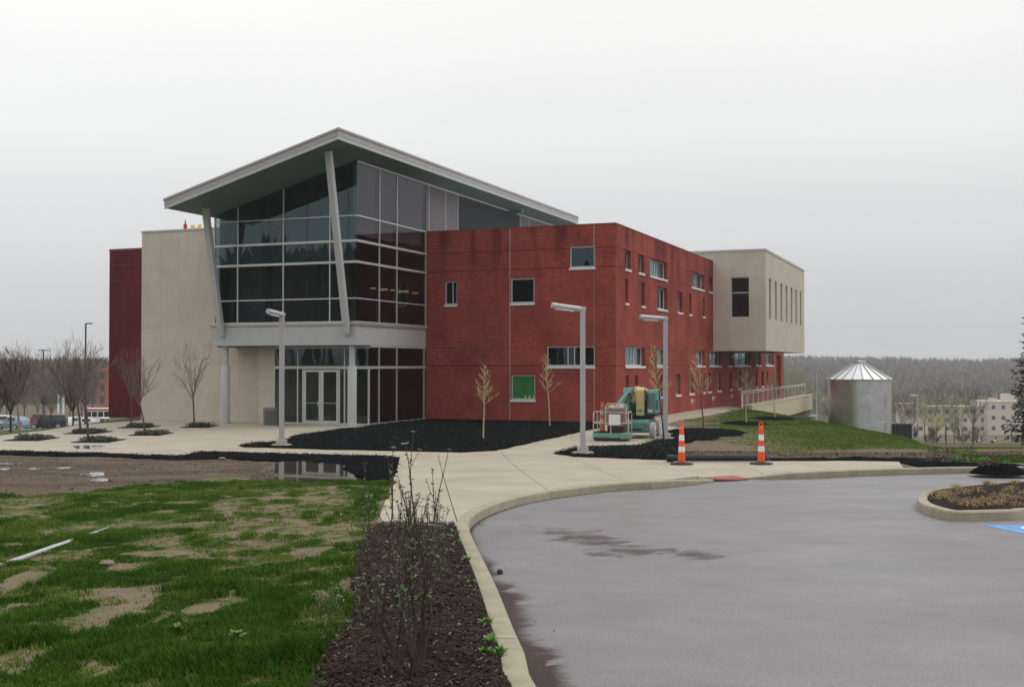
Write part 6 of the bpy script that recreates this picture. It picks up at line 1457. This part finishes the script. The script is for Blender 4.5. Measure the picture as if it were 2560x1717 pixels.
for rn, lo, hi in (('front', 612, 999), ('middle', 535, 612), ('back', 0, 535)):
    rw = sorted([q for q in clumps if lo <= q[2] < hi], key=lambda q: q[1]); od = ['first', 'second', 'third', 'fourth', 'fifth', 'sixth', 'seventh', 'eighth', 'ninth', 'tenth', 'eleventh', 'twelfth']
    for i, q in enumerate(rw): q[0]['label'] = 'dry grass clump in the %s row of the island, %s from its rounded end' % (rn, od[i])
def weed(label, p, s, seed, n=13):
    rg = random.Random(seed); t = thing('weed', label, 'weed', p, 0, 'leafy weeds along the kerb'); mb = MB()
    for i in range(n):
        az = 2.4*i+rg.uniform(-.2, .2); inc = rg.uniform(.35, 1.15); l = s*rg.uniform(.6, 1.1); d = Vector((math.cos(az)*math.sin(inc), math.sin(az)*math.sin(inc), math.cos(inc))); w = Vector((-math.sin(az), math.cos(az), 0))
        pts = [Vector((0, 0, 0)), d*l*.35, d*l*.7+Vector((0, 0, -.02*l)), d*l+Vector((0, 0, -.15*l))]; ws = [.04*s, .15*s, .17*s, .02*s]
        for a in range(3): mb.quad(pts[a]-w*ws[a], pts[a]+w*ws[a], pts[a+1]+w*ws[a+1]*(1+.4*(a % 2)), pts[a+1]-w*ws[a+1])
    mb.build('leaves', 'leaf_green', t); return t
for i, (x, y, s, lab) in enumerate(((975, 620, .10, 'leafy weed at the kerb bend, farthest from the viewer'), (975, 690, .15, 'leafy weed second from the kerb bend'), (890, 660, .09, 'small weed in the mulch left of the kerb bend'), (1035, 800, .15, 'leafy weed beside the kerb, behind the paired weeds'), (995, 850, .11, 'small leafy weed just left of the kerb, halfway down'), (1065, 950, .13, 'single leafy weed below the halfway one by the kerb'), (1160, 1220, .17, 'bright leafy weed beside the kerb, above the lowest pair'), (1180, 1350, .18, 'bright leafy weed in the lowest group, left one'), (1245, 1430, .17, 'bright leafy weed in the lowest group, touching the kerb'), (820, 760, .09, 'weed in the mulch behind the tall near shrub'), (890, 870, .11, 'weed in the mulch right of the tall near shrub'), (1150, 1410, .14, 'flat bright weed in the lowest group, farthest left'))):
    b_ = P(760+.3936*x, 1100+.3936*y); weed(lab, b_+Vector((0, 0, .05)), s*.55, 400+i, 17)
# lawn edge weeds
for i, (x, y, s, lab) in enumerate(((1000, 1140, .14, 'broad leafed weed tuft in the lower lawn, left one'), (1330, 1180, .15, 'broad leafed weed tuft in the lower lawn, right one'), (1900, 790, .12, 'tall pale weed at the lawn edge next to the mulch bed'), (1630, 1260, .14, 'pale weed near the bottom right of the lawn'))):
    q = P(0+.44483*x, 1080+.44483*y); weed(lab, q+Vector((0, 0, .03)), s*.55, 430+i)['group'] = 'weeds in the lawn'
def shrub(label, base, mains, seed, leaf_n=1.0, shoot=.8, ns=4):
    """crooked short main stems that fork into long thin upright shoots with opening buds"""
    rg = random.Random(seed); t = thing('budding_shrub', label, 'shrub', base, 0, 'budding shrubs in the near bed'); sm, lf = MB(), MB()
    def leaf(p, d, l):
        d = d.normalized(); w = side(d, 1.57, rg.uniform(0, 6.28))*l*.28; m_ = p+d*l*.5; lf.quad(p, m_+w, p+d*l, m_-w)
    def buds(pts, n, sz, lo=.1):
        for i in range(n):
            q, dd = along(pts, rg.uniform(lo, 1))
            for s in range(2): leaf(q, side(dd, rg.uniform(.4, .9), rg.uniform(0, 6.28)), sz*rg.uniform(.4, 1.2))
        for s in range(4): leaf(pts[-1], side((pts[-1]-pts[-2]), rg.uniform(.2, .7), s*1.57), sz*rg.uniform(.8, 1.3))
    for (ox, oy, az, inc, L_, r0) in mains:
        d = Vector((math.cos(az)*math.sin(inc), math.sin(az)*math.sin(inc), math.cos(inc)))
        pts, d = limb(sm, Vector((ox, oy, -.03)), d, L_, r0, r0*.6, rg, 5, .22, .05, 7)
        ends = [(pts[-1], r0*.55)]+[(along(pts, rg.uniform(.25, .95))[0], r0*.45) for _ in range(ns-1)]
        for k_, (q, r1) in enumerate(ends):
            dd = Vector((rg.uniform(-.17, .17)+d.x*.10, rg.uniform(-.17, .17)+d.y*.10, 1)); l = shoot*rg.uniform(.55, 1.12)
            p2, _ = limb(sm, q, dd, l, r1, .0016, rg, 8, .07, .02, 5); buds(p2, int(16*leaf_n), .022, .25)
            for j in range(rg.randint(2, 4)):
                q2, d2 = along(p2, rg.uniform(.15, .75)); p3, _ = limb(sm, q2, side(d2, rg.uniform(.35, .7), rg.uniform(0, 6.28)), l*rg.uniform(.18, .42), r1*.4, .0013, rg, 5, .1, .10, 4); buds(p3, int(7*leaf_n), .019)
                if rg.random() < .6: q3, d3 = along(p3, rg.uniform(.3, .8)); p4, _ = limb(sm, q3, side(d3, .5, rg.uniform(0, 6.28)), l*.12, .0016, .001, rg, 3, .1, .12, 4); buds(p4, 3, .017)
    sm.build('stems', 'bark_shrub', t, smooth=True); o = lf.build('leaves', 'leaf_bud', t); o['kind'] = 'stuff'; return t
mat('bark_shrub', (.062, .038, .032), .8, var=.4, scale=20); mat('leaf_bud', (.13, .20, .075), .6, c2=(.20, .26, .13), scale=30)
sb_ = P(1025, 1712)
shrub('tall budding shrub with many thin stems in the middle foreground', sb_, [(0, 0, 2.9, .45, .45, .018), (.02, .01, .4, .4, .45, .017), (-.01, .02, 1.7, .35, .38, .015), (0, -.02, 4.6, .5, .30, .013), (-.12, .03, 2.6, .6, .34, .010)], 21, 1.0, .98, 4)
sb2 = P(1022, 1510)
shrub('bushy budding shrub just behind the tall near one', sb2, [(0, 0, 3.0, .35, .34, .019), (.02, .02, .3, .35, .36, .019), (-.01, .02, 1.6, .3, .34, .012), (.0, -.02, 4.7, .35, .30, .011), (.03, 0, .0, .6, .30, .010)], 22, 1.15, .74, 4)
for i, (px, py, az, sh_, lab) in enumerate(((890, 1490, 1.5, .70, 'single thin budding stem left of the tall near shrub'), (850, 1705, 2.0, .50, 'short budding shrub at the bottom, lawn side'), (1110, 1520, .3, .75, 'thin slanting budding stem right of the tall near shrub'))):
    b_ = P(px, py); shrub(lab, b_, [(0, 0, az, .25, .16, .006)] if i in (0, 2) else [(0, 0, az, .5, .2, .007), (.03, .02, az-2.5, .5, .18, .006)], 30+i, 1.0, sh_, 1 if i in (0, 2) else 3)
for i, (px, py, s, lab) in enumerate(((1250, 1433, .06, 'small dark stone lying on the wet asphalt by the kerb'),)):
    q = P(px, py, -.15); mb = MB(); mb.lathe([(s*.5, 0), (s, s*.3), (s*.8, s*.8), (s*.2, s)], 9); o = mb.build('stone', 'bark_dark', None, loc=q, smooth=True); tag(o, lab, 'stone'); o.scale = (.6, 1, .8)
for i, (px, py, s, lab) in enumerate(((1060, 1583, .03, 'small tan stone in the near mulch bed, right of the shrub'), (268, 1416, .07, 'flat tan stone in the lawn near the soil mound'), (555, 1149, .09, 'tan stone at the far edge of the bare soil'))):
    q = P(px, py); o = MB().lathe([(s*.6, 0), (s, s*.3), (s*.7, s*.7), (s*.2, s*.8)], 8).build('stone', 'rock', None, loc=q+Vector((0, 0, .02)), smooth=True); tag(o, lab, 'stone'); o.scale = (1.2, .8, .8)

# ------------------------------------------------------------------ grass of the near lawn and the bank
def blades(name, label, x, y, hgt, wid, nb, mats, seed, spread=.03, zoff=0.0):
    rg = np.random.default_rng(seed); n = len(x); k_ = np.repeat(np.arange(n), nb); N = len(k_)
    az = rg.uniform(0, 2*np.pi, N); X = x[k_]+rg.normal(0, spread, N); Y = y[k_]+rg.normal(0, spread, N); h = hgt[k_]*rg.uniform(.45, 1.15, N); le = h*rg.uniform(.15, .75, N); la = rg.uniform(0, 2*np.pi, N)
    Z = T(X, Y)+zoff; b_ = np.stack([X, Y, Z], 1); w = np.stack([np.cos(az), np.sin(az), 0*az], 1)*(wid*rg.uniform(.6, 1.3, N))[:, None]; ld = np.stack([np.cos(la), np.sin(la), 0*la], 1)
    m_ = b_+ld*(le*.3)[:, None]; m_[:, 2] += h*.6; e_ = b_+ld*le[:, None]; e_[:, 2] += h
    V = np.stack([b_-w, b_+w, m_+w*.7, m_-w*.7, e_], 1).reshape(-1, 3); q = np.arange(N)*5
    Fq = np.concatenate([np.stack([q, q+1, q+2], 1), np.stack([q, q+2, q+3], 1), np.stack([q+3, q+2, q+4], 1)])
    o = fast(name, V, Fq, mats); return tag(o, label, 'grass', kind='stuff')
rg = np.random.default_rng(9); n = 150000
Yv = 5.2+rg.uniform(0, 1, n)**1.35*19; px = rg.uniform(-260, 1150, n); Xv = (px-CX)/F*Yv
de = lawn_density(Xv, Yv); keep = rg.uniform(0, 1, n) < de*np.clip(.55+6/Yv, 0, 1)
Xv, Yv, de = Xv[keep], Yv[keep], de[keep]
patch = fbm(Xv*1.2, Yv*1.2, 51); lush = np.where(de > .5, 1, .5)
hg = (.022+.05*sstep(.35, .7, patch))*(.35+.65*de)*(1+.9*sstep(12, 6.5, Yv))*np.where(dpoly(Xv, Yv, lawn_edge) < .25, 1.4, 1)
lt_ = (de+.35*(fbm(Xv*1.5, Yv*.9, 63)-.5)+.25*sstep(11, 8, Yv)-.12*sstep(10, 15, Yv)) < .86
blades('grass', 'dense dark green grass of the front lawn', Xv[~lt_], Yv[~lt_], hg[~lt_], .0032+.00022*np.median(Yv), 6, 'grass_blade', 10)
blades('grass', 'thin yellowish green grass around the bare lawn patches', Xv[lt_], Yv[lt_], hg[lt_], .0034+.00022*np.median(Yv), 6, 'grass_blade_light', 16)
ng_ = 26000; Ys_ = 5.2+rg.uniform(0, 1, ng_)**1.35*17; Xs_ = (rg.uniform(-260, 1150, ng_)-CX)/F*Ys_; kp_ = inpoly(Xs_, Ys_, lawn_edge) & (rg.uniform(0, 1, ng_) < 1.1-lawn_density(Xs_, Ys_)*.85); Xs_, Ys_ = Xs_[kp_], Ys_[kp_]
blades('straw', 'dead straw and thin pale blades on the bare lawn patches', Xs_, Ys_, np.full(len(Xs_), .022), .0035, 3, 'straw', 15, .03)['category'] = 'straw'
n = 60000; Yv = rg.uniform(29, 72, n); px = rg.uniform(1680, 2620, n); Xv = (px-CX)/F*Yv
sbk = np.where(inpoly(Xv, Yv, bank), 1, -1)*dpoly(Xv, Yv, bank); keep = sbk+(fbm(Xv*.6, Yv*.6, 14)-.5)*4.5 > .3; keep &= rg.uniform(0, 1, n) < (.1+1.1*fbm(Xv*.35, Yv*.35, 71))*(.25+.75*sstep(6.5, 11.5, Xv)); keep &= ~((Xv/Yv > .345) & (Yv > 42)); Xv, Yv = Xv[keep], Yv[keep]
blades('grass', 'short bright grass of the bank sloping down from the walkway', Xv, Yv, np.where(Xv/Yv > .35, .03, .055), .010, 4, 'grass_blade_far', 11, .14)
n = 3500; Yv = rg.uniform(27, 36, n); px = rg.uniform(2350, 2620, n); Xv = (px-CX)/F*Yv; keep = inpoly(Xv, Yv, green2); Xv, Yv = Xv[keep], Yv[keep]
if len(Xv): blades('grass', 'strip of bright grass behind the mulch mound', Xv, Yv, np.full(len(Xv), .09), .010, 4, 'grass_blade', 12, .06)

# ------------------------------------------------------------------ the damp air
mh = bpy.data.materials.new('haze'); mh.use_nodes = True; t = mh.node_tree; t.nodes.clear()
vo = t.nodes.new('ShaderNodeVolumePrincipled'); vo.inputs['Color'].default_value = (.93, .95, .98, 1); vo.inputs['Density'].default_value = HAZE; vo.inputs['Anisotropy'].default_value = .2
t.links.new(vo.outputs[0], t.nodes.new('ShaderNodeOutputMaterial').inputs['Volume']); MATS['haze'] = mh
if HAZE > 0:
    o = MB().box(-1900, 1900, -400, 2750, -60, 30).build('haze', 'haze'); o['kind'] = 'stuff'; o['label'] = 'thin damp air between the viewer and the far ridge'; o['category'] = 'haze'
